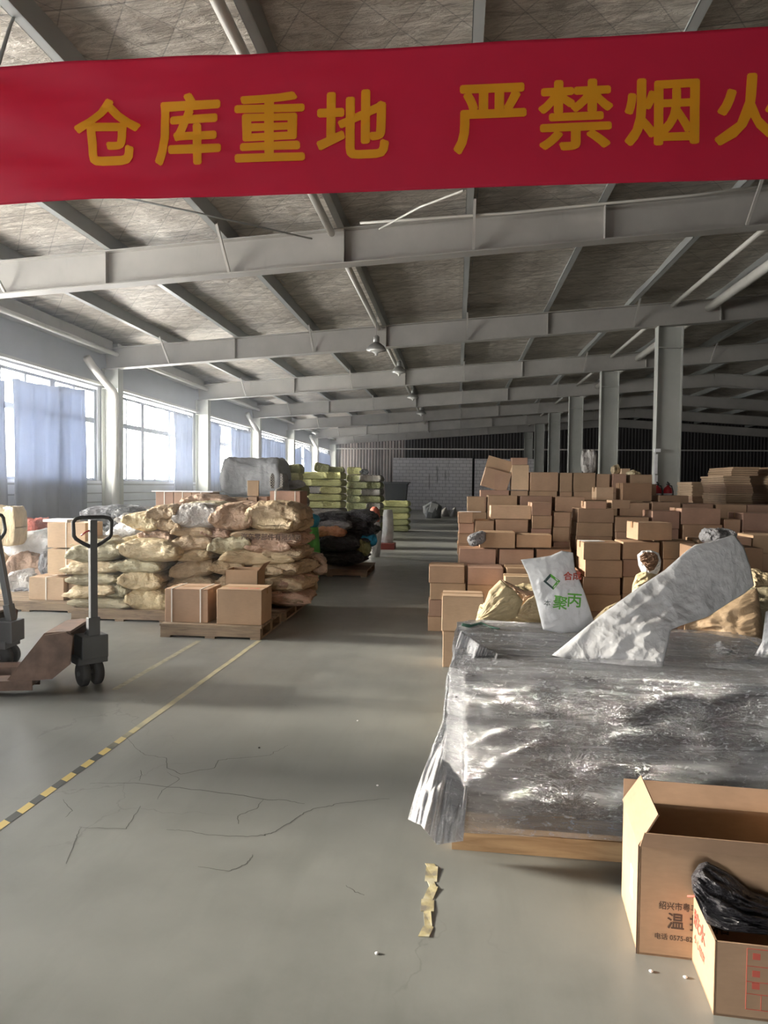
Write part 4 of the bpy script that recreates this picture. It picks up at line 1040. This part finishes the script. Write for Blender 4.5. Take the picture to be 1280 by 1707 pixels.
def coons(top, bottom, left, right):
    def ev(pl, t):
        L = [0]
        for i in range(len(pl)-1): L.append(L[-1]+math.dist(pl[i], pl[i+1]))
        s = t*L[-1]
        for i in range(len(pl)-1):
            if s <= L[i+1]+1e-9:
                f = (s-L[i])/max(1e-9, L[i+1]-L[i]); return Vector((pl[i][0]+(pl[i+1][0]-pl[i][0])*f, pl[i][1]+(pl[i+1][1]-pl[i][1])*f))
        return Vector(pl[-1])
    P00, P10, P01, P11 = Vector(top[0]), Vector(top[-1]), Vector(bottom[0]), Vector(bottom[-1])
    return lambda u, v: (ev(top, u)*(1-v)+ev(bottom, u)*v + ev(left, v)*(1-u)+ev(right, v)*u
                         - (P00*(1-u)*(1-v)+P10*u*(1-v)+P01*(1-u)*v+P11*u*v))
def cloth(name, m, edges, Yf, lab=None, cat=None, th=.03, wr=.02, nu=60, nv=60, parent=None, fs=(3, 9), seed=0, open_top=False):
    C = coons(*edges); off = Vector((seed*7.3, seed*3.1, 0))
    base = C(.5, .5); p0 = PY(base.x, base.y, Yf(.5, .5))
    def f(side):
        def g(u, v):
            q = C(u, v); e = max(0, math.sin(PI*u))**.45 * max(0, math.sin(PI*v))**.45
            if open_top: e = max(0, math.sin(PI*u))**.45 * (1 if v < .5 else max(0, math.sin(PI*v))**.45)
            w = noise.noise(Vector((u*fs[0], v*fs[1], 0))+off)*wr + noise.noise(Vector((u*fs[0]*3, v*fs[1]*2.5, 5))+off)*wr*.5 + (1-2*abs(noise.noise(Vector((u*4+v*3, v*4-u*2, 2))+off)))*wr*.4
            Y = Yf(u, v) - side*th*e - w*(.35+.65*e)
            p = PY(q.x, q.y, Y) - p0
            return p
        return g
    mb = MB(); mb.grid(f(1), nu, nv)
    if th > 0: mb.grid(lambda u, v: f(-1)(1-u, v), nu, nv)
    o = mb.build(name, m, None, p0, smooth=True)
    if th > 0:
        bm = bmesh.new(); bm.from_mesh(o.data); bmesh.ops.remove_doubles(bm, verts=bm.verts, dist=.0006); bmesh.ops.recalc_face_normals(bm, faces=bm.faces); bm.to_mesh(o.data); bm.free()
        for p in o.data.polygons: p.use_smooth = True
    else:
        so = o.modifiers.new('thickness', 'SOLIDIFY'); so.thickness = .0015
    if parent:
        bpy.context.view_layer.update(); o.parent = parent; o.matrix_parent_inverse = parent.matrix_world.inverted()
    if lab: setp(o, lab, cat)
    return o
cloth('loose_film', M['film2'], ([(768, 1052), (800, 1075), (830, 1090)], [(680, 1366), (702, 1376), (728, 1408), (772, 1402)], [(768, 1052), (744, 1130), (738, 1200), (706, 1285), (690, 1330), (680, 1366)], [(830, 1090), (800, 1180), (782, 1290), (772, 1402)]),
      lambda u, v: 3.10-.28*v+.25*(1-u)*(1-v)+.05*math.sin(u*9+v*2), th=0, wr=.07, nu=90, nv=90, parent=root, fs=(7, 3))
cloth('loose_film', M['film2'], ([(1165, 1090), (1200, 1068), (1240, 1085)], [(1180, 1112), (1230, 1118), (1290, 1122)], [(1165, 1090), (1170, 1100), (1180, 1112)], [(1240, 1085), (1270, 1105), (1290, 1122)]),
      lambda u, v: 3.5-.4*v, th=0, wr=.03, parent=root)
a = PY(772, 1042, 3.83)
o = MB().tube([PY(770, 1041, 3.78), PY(785, 1044, 3.8), PY(802, 1041, 3.85), PY(815, 1045, 3.8), PY(832, 1048, 3.7)], [.008, .01, .014, .007, .004], 8).build('green_cord', simple('dark_green_cord', (.03, .10, .07), .6), None, smooth=True); setp(o, 'dark green cord knotted at the rear left corner of the wrapped load', 'cord')

# white woven bags on the load
M['whiteb'] = m_cloth_trans('white_woven_bag', (.80, .81, .83), .18, (.8, .82, .84), .45, bump=(4, 4, 4), crum=9)
M['lg'] = simple('green_ink', (.13, .42, .06), .6); M['dg'] = simple('dark_ink', (.03, .06, .06), .6)
bag = cloth('white_bag', M['whiteb'], ([(868, 933), (900, 929), (918, 926), (936, 918), (955, 921)], [(905, 1050), (935, 1056), (962, 1054), (992, 1042)], [(868, 933), (880, 958), (893, 1000), (905, 1050)], [(955, 921), (958, 948), (975, 990), (992, 1042)]),
      lambda u, v: 3.62+.03*v, 'white woven bag with green characters, standing up on the wrapped load', 'bag', th=.045, wr=.014, nu=70, nv=80, seed=3, fs=(3, 4))
def on_bag(o, px, py, Y, roll=.0):
    p = PY(px, py, Y); bpy.context.view_layer.update()
    o.location = p; o.rotation_euler = (PI/2, roll, 0); bpy.context.view_layer.update()
    w = o.matrix_basis.copy(); o.parent = bag; o.matrix_parent_inverse = Matrix.Translation(-bag.location)
    bpy.context.view_layer.update()
    # press the print onto the bag's surface
    bm = bmesh.new(); bm.from_mesh(o.data)
    bmesh.ops.subdivide_edges(bm, edges=[e for e in bm.edges if e.calc_length() > .012], cuts=2); bm.to_mesh(o.data); bm.free()
    iw = w.inverted()
    for v in o.data.vertices:
        q = w @ v.co; dirv = (q-CAMP).normalized()
        hit, loc, nrm, idx = bag.ray_cast(CAMP-bag.location, dirv)
        if hit: v.co = iw @ (loc+bag.location - Vector((0, 1, 0))*.0025)
def flatprint(name, polys, m):
    mb = MB()
    for pl in polys:
        mb.add([(x, y, 0) for x, y in pl], [tuple(range(len(pl)))])
    return mb.build(name, m)
S = .003
t1 = text_obj('printed_text', '聚', .070, M['lg'], None, bold=.0012, extrude=0, align='CENTER'); on_bag(t1, 933.5, 1006, 3.5, .12)
t2 = text_obj('printed_text', '丙', .074, M['lg'], None, bold=.0012, extrude=0, align='CENTER'); on_bag(t2, 957, 1002, 3.5, .05)
t3 = text_obj('printed_text', '合成', .042, M['redprint'], None, bold=.0012, extrude=0, align='CENTER'); on_bag(t3, 954, 961, 3.5, -.05)
t4 = text_obj('printed_text', '本', .034, M['dg'], None, extrude=0, align='CENTER'); on_bag(t4, 912, 1006, 3.5, .1)
def ring_seg(pts, w):  # a band between outer and inner diamond
    return [pts[0], pts[1], (pts[1][0]*w, pts[1][1]*w), (pts[0][0]*w, pts[0][1]*w)]
D4 = [(-.040, .002), (-.008, .040), (.040, .005), (.008, -.038)]
l1 = flatprint('printed_logo', [ring_seg([D4[1], D4[2]], .58), ring_seg([D4[2], D4[3]], .58)], M['lg']); on_bag(l1, 919.5, 970, 3.5, 0)
l2 = flatprint('printed_logo', [ring_seg([D4[0], D4[1]], .62), ring_seg([D4[3], D4[0]], .62)], M['dg']); on_bag(l2, 919.5, 970, 3.5, 0)

cloth('white_bag', M['whiteb'], ([(920, 1092), (1000, 1026), (1060, 982), (1108, 950), (1142, 920), (1158, 908), (1185, 903), (1224, 891)],
      [(1104, 1112), (1114, 1072), (1118, 1050), (1135, 1043), (1180, 1028), (1218, 1003), (1240, 990), (1257, 976)],
      [(920, 1092), (960, 1104), (1010, 1112), (1060, 1112), (1104, 1112)], [(1224, 891), (1240, 912), (1251, 945), (1257, 976)]),
      lambda u, v: 3.10 + .10*(1-v)*(1-u) + .55*u**1.2 + .05*v*u, 'long white woven bag draped diagonally over the wrapped load', 'bag', th=.05, wr=.022, nu=110, nv=60, seed=1, fs=(7, 3))
cloth('paper_sack', M['yellow'], ([(800, 1026), (815, 985), (834, 966), (842, 972)], [(805, 1034), (830, 1036), (845, 1034), (862, 1028)], [(800, 1026), (801, 1030), (805, 1034)], [(842, 972), (858, 985), (872, 1002), (862, 1028)]),
      lambda u, v: 4.05, 'yellow paper sack with an open dark mouth, left of the logo bag', 'sack', th=.07, wr=.015, seed=5)
cloth('paper_sack', M['yellow'], ([(868, 1012), (880, 998), (895, 990)], [(860, 1030), (880, 1036), (905, 1040)], [(868, 1012), (862, 1022), (860, 1030)], [(895, 990), (900, 1015), (905, 1040)]),
      lambda u, v: 4.12, 'second yellow sack corner between the open sack and logo bag', 'sack', th=.06, wr=.015, seed=6)
cloth('sack_liner', M['pinktan'], ([(836, 966), (850, 972), (875, 985), (893, 985)], [(860, 1026), (866, 1015), (880, 1000), (893, 990)], [(836, 966), (850, 985), (868, 1002), (860, 1026)], [(893, 985), (893, 988), (893, 990)]),
      lambda u, v: 4.16, 'brown inner liner folded out of the yellow sack', 'liner', th=.02, wr=.012, seed=9)
# tan and pink sacks behind the long bag
cloth('paper_sack', M['kraft'], ([(1140, 1052), (1142, 1030), (1170, 1015), (1215, 995), (1262, 980)], [(1150, 1064), (1190, 1076), (1230, 1112), (1268, 1106)], [(1140, 1052), (1142, 1060), (1150, 1064)], [(1262, 980), (1270, 1030), (1275, 1070), (1268, 1106)]),
      lambda u, v: 4.05-.35*u*v, 'big kraft paper sack gaping open behind the draped white bag', 'sack', th=.12, wr=.03, seed=11)
cloth('paper_sack', M['yellow'], ([(1054, 975), (1060, 958), (1075, 950), (1095, 955)], [(1054, 1000), (1070, 1003), (1090, 1000), (1105, 995)], [(1054, 975), (1053, 988), (1054, 1000)], [(1095, 955), (1103, 975), (1105, 995)]),
      lambda u, v: 4.3, 'orange tan sack standing behind the draped white bag', 'sack', th=.1, wr=.02, seed=12)
cloth('open_bag', M['whiteb'], ([(1062, 925), (1070, 918), (1085, 917), (1098, 922)], [(1072, 960), (1082, 962), (1095, 958), (1100, 950)], [(1062, 925), (1064, 942), (1072, 960)], [(1098, 922), (1102, 935), (1100, 950)]),
      lambda u, v: 4.3, 'small open bag with a dark brown mouth sticking up behind the load', 'bag', th=.07, wr=.02, seed=13)
o = cloth('bag_mouth', M['card_dark'], ([(1066, 927), (1075, 920), (1090, 921), (1096, 926)], [(1074, 943), (1082, 953), (1090, 950), (1096, 940)], [(1066, 927), (1067, 935), (1074, 943)], [(1096, 926), (1098, 933), (1096, 940)]),
      lambda u, v: 4.22, th=.015, wr=.02, seed=31)
sb = [q for q in COL.objects if q.get('label', '').startswith('small open bag')][0]; o.parent = sb; o.location = o.location - sb.location
psack(781, 887, 802, 913, 7.85, 'crumpled clear film hanging on the corner of the wide carton', 'silver', 1.2, .1, name='film_scrap', cat='film', lst=BAGM)
cloth('paper_sack', M['yellow'], ([(990, 1030), (1010, 1012), (1030, 1003)], [(992, 1040), (1010, 1040), (1040, 1030)], [(990, 1030), (990, 1035), (992, 1040)], [(1030, 1003), (1036, 1015), (1040, 1030)]),
      lambda u, v: 3.98, 'yellow sack corner showing between the two white bags', 'sack', th=.06, wr=.02, seed=14)
cloth('striped_sack', M['whiteb'], ([(1100, 1012), (1130, 1008), (1150, 1005)], [(1105, 1045), (1125, 1043), (1150, 1035)], [(1100, 1012), (1102, 1030), (1105, 1045)], [(1150, 1005), (1151, 1020), (1150, 1035)]),
      lambda u, v: 4.0, 'white sack with pink stripes under the draped white bag', 'sack', th=.05, wr=.01, seed=15)
ss = [q for q in COL.objects if q.get('label', '').startswith('white sack with pink')][0]
for px in (1121, 1133):
    p = PY(px, 1026, 3.94); o = MB().box((0, 0, 0), (.022, .012, .11), rot=(0, .1, 0)).build('pink_stripe', simple('pink_ink', (.55, .10, .13), .6)); o.parent = ss; o.location = p - ss.location
cloth('white_bag', M['whiteb'], ([(1276, 1020), (1290, 1010), (1300, 1010)], [(1250, 1106), (1275, 1112), (1300, 1115)], [(1276, 1020), (1270, 1070), (1250, 1106)], [(1300, 1010), (1300, 1060), (1300, 1115)]),
      lambda u, v: 3.4, 'white bag edge at the right border beside the kraft sack', 'bag', th=.05, wr=.02, seed=16)
# hidden sacks standing behind the load carry the ones seen above it
for k, (X, m) in enumerate(((.45, 'yellow'), (.95, 'olive'), (1.45, 'yellow'), (2.02, 'olive'))):
    for q in range(3 if k in (0, 3) else 2): sack((X, 4.55 if k < 3 else 4.95, .16+q*.27), (.52, .6, .3), 'sack on the floor behind the wrapped load, %s layer, %s from the aisle' % (ORD[q], ORD[k]), m, (0, 0, .1*k-.2), 'sacks on the floor behind the load')
psack(1255, 965, 1300, 1010, 4.9, 'yellow sack at the right border above the kraft sack', 'yellow', .1, .4)
psack(1180, 888, 1230, 912, 6.9, 'mauve plastic bag peeping above the draped white bag', 'silver', 0, .3, name='bag', cat='bag', lst=BAGM)
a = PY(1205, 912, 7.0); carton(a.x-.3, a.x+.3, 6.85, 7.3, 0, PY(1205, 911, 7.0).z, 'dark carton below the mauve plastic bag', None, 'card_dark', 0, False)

# ------------------------------------------------------------------ two open cartons in the foreground
def wall_panel(mb, p0, p1, h, t=.006):
    p0 = Vector((*p0, 0)); p1 = Vector((*p1, 0)); d = p1-p0; n = Vector((-d.y, d.x, 0)).normalized()*t
    vs = [p0, p1, p1+n, p0+n]; mb.add([(*v[:2], 0) for v in vs]+[(*v[:2], h) for v in vs], [(0, 3, 2, 1), (4, 5, 6, 7), (0, 1, 5, 4), (1, 2, 6, 5), (2, 3, 7, 6), (3, 0, 4, 7)])
def flap(mb, p0, p1, out, h0, rise, t=.005):
    p0 = Vector((*p0, h0)); p1 = Vector((*p1, h0)); o_ = Vector((*out, rise)); d = (p1-p0).normalized(); n = d.cross(o_).normalized()*t
    ins = d*.012
    vs = [p0, p1, p1-ins+o_, p0+ins+o_]
    mb.add(vs+[v+n for v in vs], [(0, 3, 2, 1), (4, 5, 6, 7), (0, 1, 5, 4), (1, 2, 6, 5), (2, 3, 7, 6), (3, 0, 4, 7)])
def open_carton(A, w, d, h, rz, lab, flaps):
    """A is the front left corner on the floor"""
    root = empty('open_carton', (A.x, A.y, 0), rz, lab, 'carton')
    mb = MB(); wall_panel(mb, (0, 0), (w, 0), h); wall_panel(mb, (w, 0), (w, d), h); wall_panel(mb, (w, d), (0, d), h); wall_panel(mb, (0, d), (0, 0), h)
    mb.bbox(0, w, 0, d, .001, .007)
    mb.build('carton_body', M['card'], root)
    for (side, out, rise) in flaps:
        m2 = MB(); c = {'f': ((0, 0), (w, 0)), 'r': ((w, 0), (w, d)), 'b': ((w, d), (0, d)), 'l': ((0, d), (0, 0))}[side]
        flap(m2, c[0], c[1], out, h, rise); m2.build('flap', M['card'], root)
    return root
A = PZ(1062, 1590); 
c1 = open_carton(A, .60, .34, .355, -.075, 'open brown carton with dark characters, in front of the wrapped load', [('f', (0, -.002), .045), ('l', (.06, 0), .10), ('b', (0, .08), .05), ('r', (-.05, 0), .12)])
text_obj('printed_text', '绍兴市粤丰化工有限公司', .028, M['print'], c1, (.062, -.001, .167), (PI/2, 0, 0), .0004, sp=1.0, sx=.86)
text_obj('printed_text', '温 控 箱', .056, M['print'], c1, (.088, -.001, .117), (PI/2, 0, 0), .001, sx=.95)
text_obj('printed_text', '电话 0575-8215', .022, M['print'], c1, (.050, -.001, .066), (PI/2, 0, 0), .0003, sx=.95)
MB().bbox(-.0015, 0, .10, .15, .12, .22).build('label', M['paper'], c1)
MB().bbox(-.004, .0, .001, .006, .0, .355).build('corner_seam', M['print'], c1)
for k in range(3):
    obj('dark_contents', var_mesh(BAGM, k, 'black'), c1, (.14+k*.15, .17, .12), (0, 0, .2*k), (.18, .20, .17))
A2 = PZ(1189, 1692)
c2 = open_carton(A2, .50, .30, .215, -.07, 'small open carton holding a black plastic bag, nearest the camera', [('b', (0, .06), .06)])
text_obj('printed_text', '胶水', .06, M['redprint'], c2, (-.001, .23, .15), (PI/2, 0, -PI/2), .001, sx=1.1)
text_obj('printed_text', '小心轻放', .03, M['redprint'], c2, (-.001, .22, .09), (PI/2, 0, -PI/2), .0005)
# printed table on the front face
mb = MB()
for z in (.205, .155, .11, .075, .03): mb.bbox(.085, .50, -.0012, 0, z-.0008, z+.0008)
for x, z0, z1 in ((.085, .03, .205), (.16, .155, .205), (.125, .03, .075), (.30, .03, .155)): mb.bbox(x-.0008, x+.0008, -.0012, 0, z0, z1)
for x, z in ((.10, .175), (.10, .125), (.10, .09)): mb.bbox(x, x+.02, -.0012, 0, z, z+.018)
mb.build('printed_table', M['redprint'], c2)
text_obj('printed_text', '品名 数量', .022, M['redprint'], c2, (.17, -.001, .18), (PI/2, 0, 0)); text_obj('printed_text', '净重 箱号', .022, M['redprint'], c2, (.14, -.001, .132), (PI/2, 0, 0))
cloth('black_plastic_bag', M['black'], ([(1165, 1440), (1178, 1436), (1215, 1455), (1250, 1485), (1300, 1500)], [(1160, 1500), (1178, 1540), (1210, 1552), (1250, 1556), (1310, 1562)], [(1165, 1440), (1152, 1460), (1153, 1480), (1160, 1500)], [(1300, 1500), (1306, 1530), (1310, 1562)]),
      lambda u, v: 2.30-.14*v, 'black plastic bag bulging out of the small open carton', 'bag', th=.07, wr=.025, seed=21)
o = MB().tube([PY(1146, 1494, 2.22), PY(1165, 1494, 2.2), PY(1175, 1500, 2.2)], .003, 6).build('twist_tie', M['redprint'], None, smooth=True); o.parent = [q for q in COL.objects if q.get('label', '').startswith('black plastic bag bulging')][0]; o.matrix_parent_inverse = Matrix.Translation(-o.parent.location)

# ------------------------------------------------------------------ floor marks
def m_hazard():
    t = NT('yellow_black_floor_tape'); co = t.coord('Object'); sx = t.n('ShaderNodeSeparateXYZ'); t.l(co, sx.inputs[0])
    v = t.math('ADD', sx.outputs[1], t.math('MULTIPLY', sx.outputs[0], .5)); fr = t.math('FRACT', t.math('MULTIPLY', v, 5.6))
    st = t.math('GREATER_THAN', fr, .48)
    worn = t.ramp(t.math('ADD', t.math('MULTIPLY', sx.outputs[1], .35), t.math('MULTIPLY', t.noise(co, 12, 4), .1)), [(.78, 0), (.95, 1)])
    c = t.mix(st, (.05, .055, .05), (.60, .46, .15)); c = t.mix(t.math('MULTIPLY', worn, .9), c, (.46, .43, .30))
    return t.set(c, .5)
a = PZ(0, 1378); b = PZ(432, 1068); d = (b-a).normalized(); s0 = a - d*1.2; L = (b-s0).length; rz = math.atan2(d.y, d.x)-PI/2
o = MB().grid(lambda u, v: ((u-.5)*.045+.004*noise.noise(Vector((v*20, 0, 0))), v*L, .0015), 1, 80).build('floor_tape', m_hazard(), None, (s0.x, s0.y, 0), rz=rz); setp(o, 'yellow and black striped tape line on the floor', 'floor tape')
a = PZ(190, 1150); b = PZ(332, 1068)
d = b-a; o = MB().grid(lambda u, v: (a.x+d.x*v+(u-.5)*.05, a.y+d.y*v, .001), 1, 30).build('floor_tape', simple('faded_yellow_tape', (.36, .34, .25), .5, var=.3, scale=20)); setp(o, 'faded old tape line left of the striped one', 'floor tape')
pts = [(716, 1440), (720, 1446), (718, 1470), (722, 1480), (713, 1500), (712, 1520), (714, 1545), (706, 1562)]
mb = MB()
for i in range(len(pts)-1):
    p = PZ(*pts[i]); q = PZ(*pts[i+1]); w = .018+.006*math.sin(i*2.1); z = .002+.004*(i % 2)
    mb.add([(p.x-w, p.y, .002), (p.x+w, p.y, z), (q.x+w, q.y, .006-z if .006-z > 0 else .002), (q.x-w, q.y, .002), (p.x-w, p.y, .0), (p.x+w, p.y, .0), (q.x+w, q.y, .0), (q.x-w, q.y, .0)], [(0, 1, 2, 3), (4, 7, 6, 5), (0, 4, 5, 1), (1, 5, 6, 2), (2, 6, 7, 3), (3, 7, 4, 0)])
def m_torn():
    t = NT('torn_tape'); co = t.coord('World'); n = t.noise(co, 14, 5)
    return t.set(t.ramp(n, [(.35, (.20, .18, .15)), (.5, (.42, .36, .20)), (.65, (.55, .52, .40))]), .6)
o = mb.build('torn_floor_tape', m_torn()); setp(o, 'torn strip of old tape on the floor before the pallet', 'floor tape')
M['crack'] = simple('floor_crack', (.10, .10, .095), .9)
def crack(pts, w=.0035):
    P = []
    for i in range(len(pts)-1):
        for k in range(5):
            f = k/5; P.append((pts[i][0]*(1-f)+pts[i+1][0]*f + random.uniform(-1.2, 1.2), pts[i][1]*(1-f)+pts[i+1][1]*f + random.uniform(-.8, .8)))
    P.append(pts[-1]); G = [PZ(*p) for p in P]; mb = MB()
    for i in range(len(G)-1):
        a, b = G[i], G[i+1]; d = (b-a).normalized(); n = Vector((-d.y, d.x, 0)); wa = w*(.4+.6*math.sin(PI*(i+.5)/len(G))); z = Vector((0, 0, .0006))
        mb.add([a-n*wa+z, a+n*wa+z, b+n*wa+z, b-n*wa+z], [(0, 3, 2, 1)])
    mb.build('crack', M['crack'], fl)
c7 = lambda l: [(x*.375, 1040+y*.375) for x, y in l]
c4 = lambda l: [(400+x*.2344, 1200+y*.2344) for x, y in l]
crack(c7([(400, 708), (600, 708), (850, 735), (1060, 760), (1170, 780), (1280, 786)]) + c4([(460, 597)]), .003)
crack(c4([(1060, 560), (880, 575), (680, 595), (655, 610), (540, 628), (470, 652), (400, 700), (320, 750), (235, 805), (170, 815)]) + c7([(1180, 940), (1080, 945), (930, 940), (830, 920), (740, 915)]), .0028)
crack(c7([(560, 500), (610, 560), (650, 585), (740, 595), (745, 640), (800, 668), (950, 640), (975, 605), (1020, 600), (1200, 585), (1220, 570), (1280, 540)]), .002)
crack(c7([(350, 905), (560, 912), (580, 880), (625, 810)]), .0022); crack(c7([(1170, 780), (1140, 820), (1055, 855), (1060, 890)]), .0022)
crack(c7([(740, 660), (800, 690), (720, 740), (700, 780)]), .0016); crack(c7([(280, 780), (320, 830), (290, 860)]), .0016)
crack(c7([(360, 905), (340, 950)]) + [(110, 1440)], .002); crack(c4([(90, 960), (50, 1020), (0, 1045)]) + [(380, 1452), (330, 1445)], .0022)
crack(c4([(750, 1180), (820, 1225), (885, 1248)]), .002)
crack(c7([(620, 700), (630, 670), (625, 650)]), .0015)
for i, (px, py) in enumerate(((629, 1310), (628, 1590), (596, 1202), (1085, 1620), (1142, 1630), (432, 1247))):
    p = PZ(px, py); o = MB().lathe([(.004, 0), (.007, .003), (.003, .006)], (0, 0, 0), 7).build('debris_crumb', M['paper'] if i < 5 else M['rubber'], None, (p.x, p.y, 0)); setp(o, 'tiny crumb on the bare floor, too small to tell apart', 'crumb', 'crumbs on the floor')

# ------------------------------------------------------------------ red banner
def m_banner():
    return m_cloth_trans('red_banner_cloth', (.56, .025, .08), .45, (.80, .06, .14), .7)
BY = 4.0; bx0, bx1 = -3.6, 2.6; bz0, bz1 = 3.12, 3.905
def bn(u, v):
    x = bx0+(bx1-bx0)*u; z = bz0+(bz1-bz0)*(1-v)
    wrk = .02*noise.noise(Vector((x*1.2, z*2, 0))) + (.018*math.sin((z*1.2+x*.35)*14)*max(0, -1.6-x)) + .010*noise.noise(Vector((x*2+z*5, z*9-x*2, 3)))*max(.3, min(1.5, -x))
    return (x, BY + wrk, z + .012*math.sin(u*PI)*-1*(1-v))
ban = MB().grid(bn, 200, 40).build('red_banner', m_banner(), None, smooth=True)
so = ban.modifiers.new('thickness', 'SOLIDIFY'); so.thickness = .001
setp(ban, 'red cloth banner with orange characters stretched high across the hall', 'banner')
M['orangeink'] = m_cloth_trans('orange_characters', (.95, .50, .02), .40, (1.0, .55, .03), .7)
def banner_char(ch, px0, px1, py0, py1):
    a = PY(px0, py0, BY-.02); b = PY(px1, py1, BY-.02)
    o = text_obj('banner_character', ch, 1.0, M['orangeink'], None, bold=.026)
    xs = [v.co.x for v in o.data.vertices]; ys = [v.co.y for v in o.data.vertices]; x0, x1, y0, y1 = min(xs), max(xs), min(ys), max(ys)
    bm = bmesh.new(); bm.from_mesh(o.data); bmesh.ops.triangulate(bm, faces=bm.faces)
    for _ in range(2): bmesh.ops.subdivide_edges(bm, edges=[e for e in bm.edges if e.calc_length() > .12], cuts=1); bmesh.ops.triangulate(bm, faces=bm.faces)
    bm.to_mesh(o.data); bm.free()
    for v in o.data.vertices:
        x = a.x + (v.co.x-x0)/(x1-x0)*(b.x-a.x); z = b.z + (v.co.y-y0)/(y1-y0)*(a.z-b.z)
        q = bn((x-bx0)/(bx1-bx0), 1-(z-bz0)/(bz1-bz0)); v.co = (x, q[1]-.006-v.co.z, z)
    o.location = (0, 0, 0); o.rotation_euler = (0, 0, 0); o.parent = ban
for ch, x0, x1, y0, y1 in (('仓', 123, 233, 165, 271), ('库', 256, 367, 158, 271), ('重', 390, 507, 154, 265), ('地', 527, 648, 150, 261), ('严', 757, 877, 139, 254), ('禁', 898, 1022, 131, 248), ('烟', 1043, 1166, 128, 240), ('火', 1194, 1316, 122, 238)):
    banner_char(ch, x0, x1, y0, y1)
# cords that carry the banner
o = MB().tube([PY(600, 372, 9.6), PY(700, 365, 9.6), PY(850, 355, 9.6), PY(1000, 340, 9.6), PY(1150, 326, 9.6), PY(1290, 308, 9.6)], .018, 8).build('pale_cable', M['pipe'], None, smooth=True); setp(o, 'pale cable running along the nearest roof beam', 'cable')
o = MB().tube([PY(-2, 105, 4.0), PY(18, 40, 5.0), PY(38, -5, 5.8)], .012, 8).build('hanging_wire', M['purlin'], None, smooth=True); setp(o, 'thin wire holding the left end of the banner', 'wire')
o = MB().tube([PY(210, 330, 8.0), PY(330, 355, 8.8), PY(520, 398, 9.7)], .012, 8).build('hanging_wire', M['purlin'], None, smooth=True); setp(o, 'dark wire slanting below the banner to the nearest beam', 'wire')
o = MB().tube([PY(632, 382, 9.5), PY(700, 345, 8.2), PY(772, 318, 7.0)], .012, 8).build('hanging_wire', M['pipe'], None, smooth=True); setp(o, 'pale rope slanting below the banner, right of the beam joint', 'rope')

# ------------------------------------------------------------------ haze volumes added to imitate lens glare from the windows
def haze(x0, x1, z1, dens, lab):
    hz = MB().bbox(x0, x1, 3.0, YB-.3, .02, z1).build('glare_haze', None); setp(hz, lab, 'haze', None, 'stuff')
    ht = bpy.data.materials.new('glare_scatter'); ht.use_nodes = True; ht.node_tree.nodes.clear()
    ho = ht.node_tree.nodes.new('ShaderNodeOutputMaterial'); hv = ht.node_tree.nodes.new('ShaderNodeVolumeScatter')
    hv.inputs['Color'].default_value = (.86, .92, 1, 1); hv.inputs['Density'].default_value = dens; hv.inputs['Anisotropy'].default_value = .55
    ht.node_tree.links.new(hv.outputs[0], ho.inputs['Volume']); hz.data.materials.append(ht)
haze(-5.19, -2.0, 4.3, .006, 'thin added haze imitating window glare, over the left half of the hall')
haze(WX+.02, -5.2, 4.05, .015, 'denser added haze imitating window glare, close to the windows')
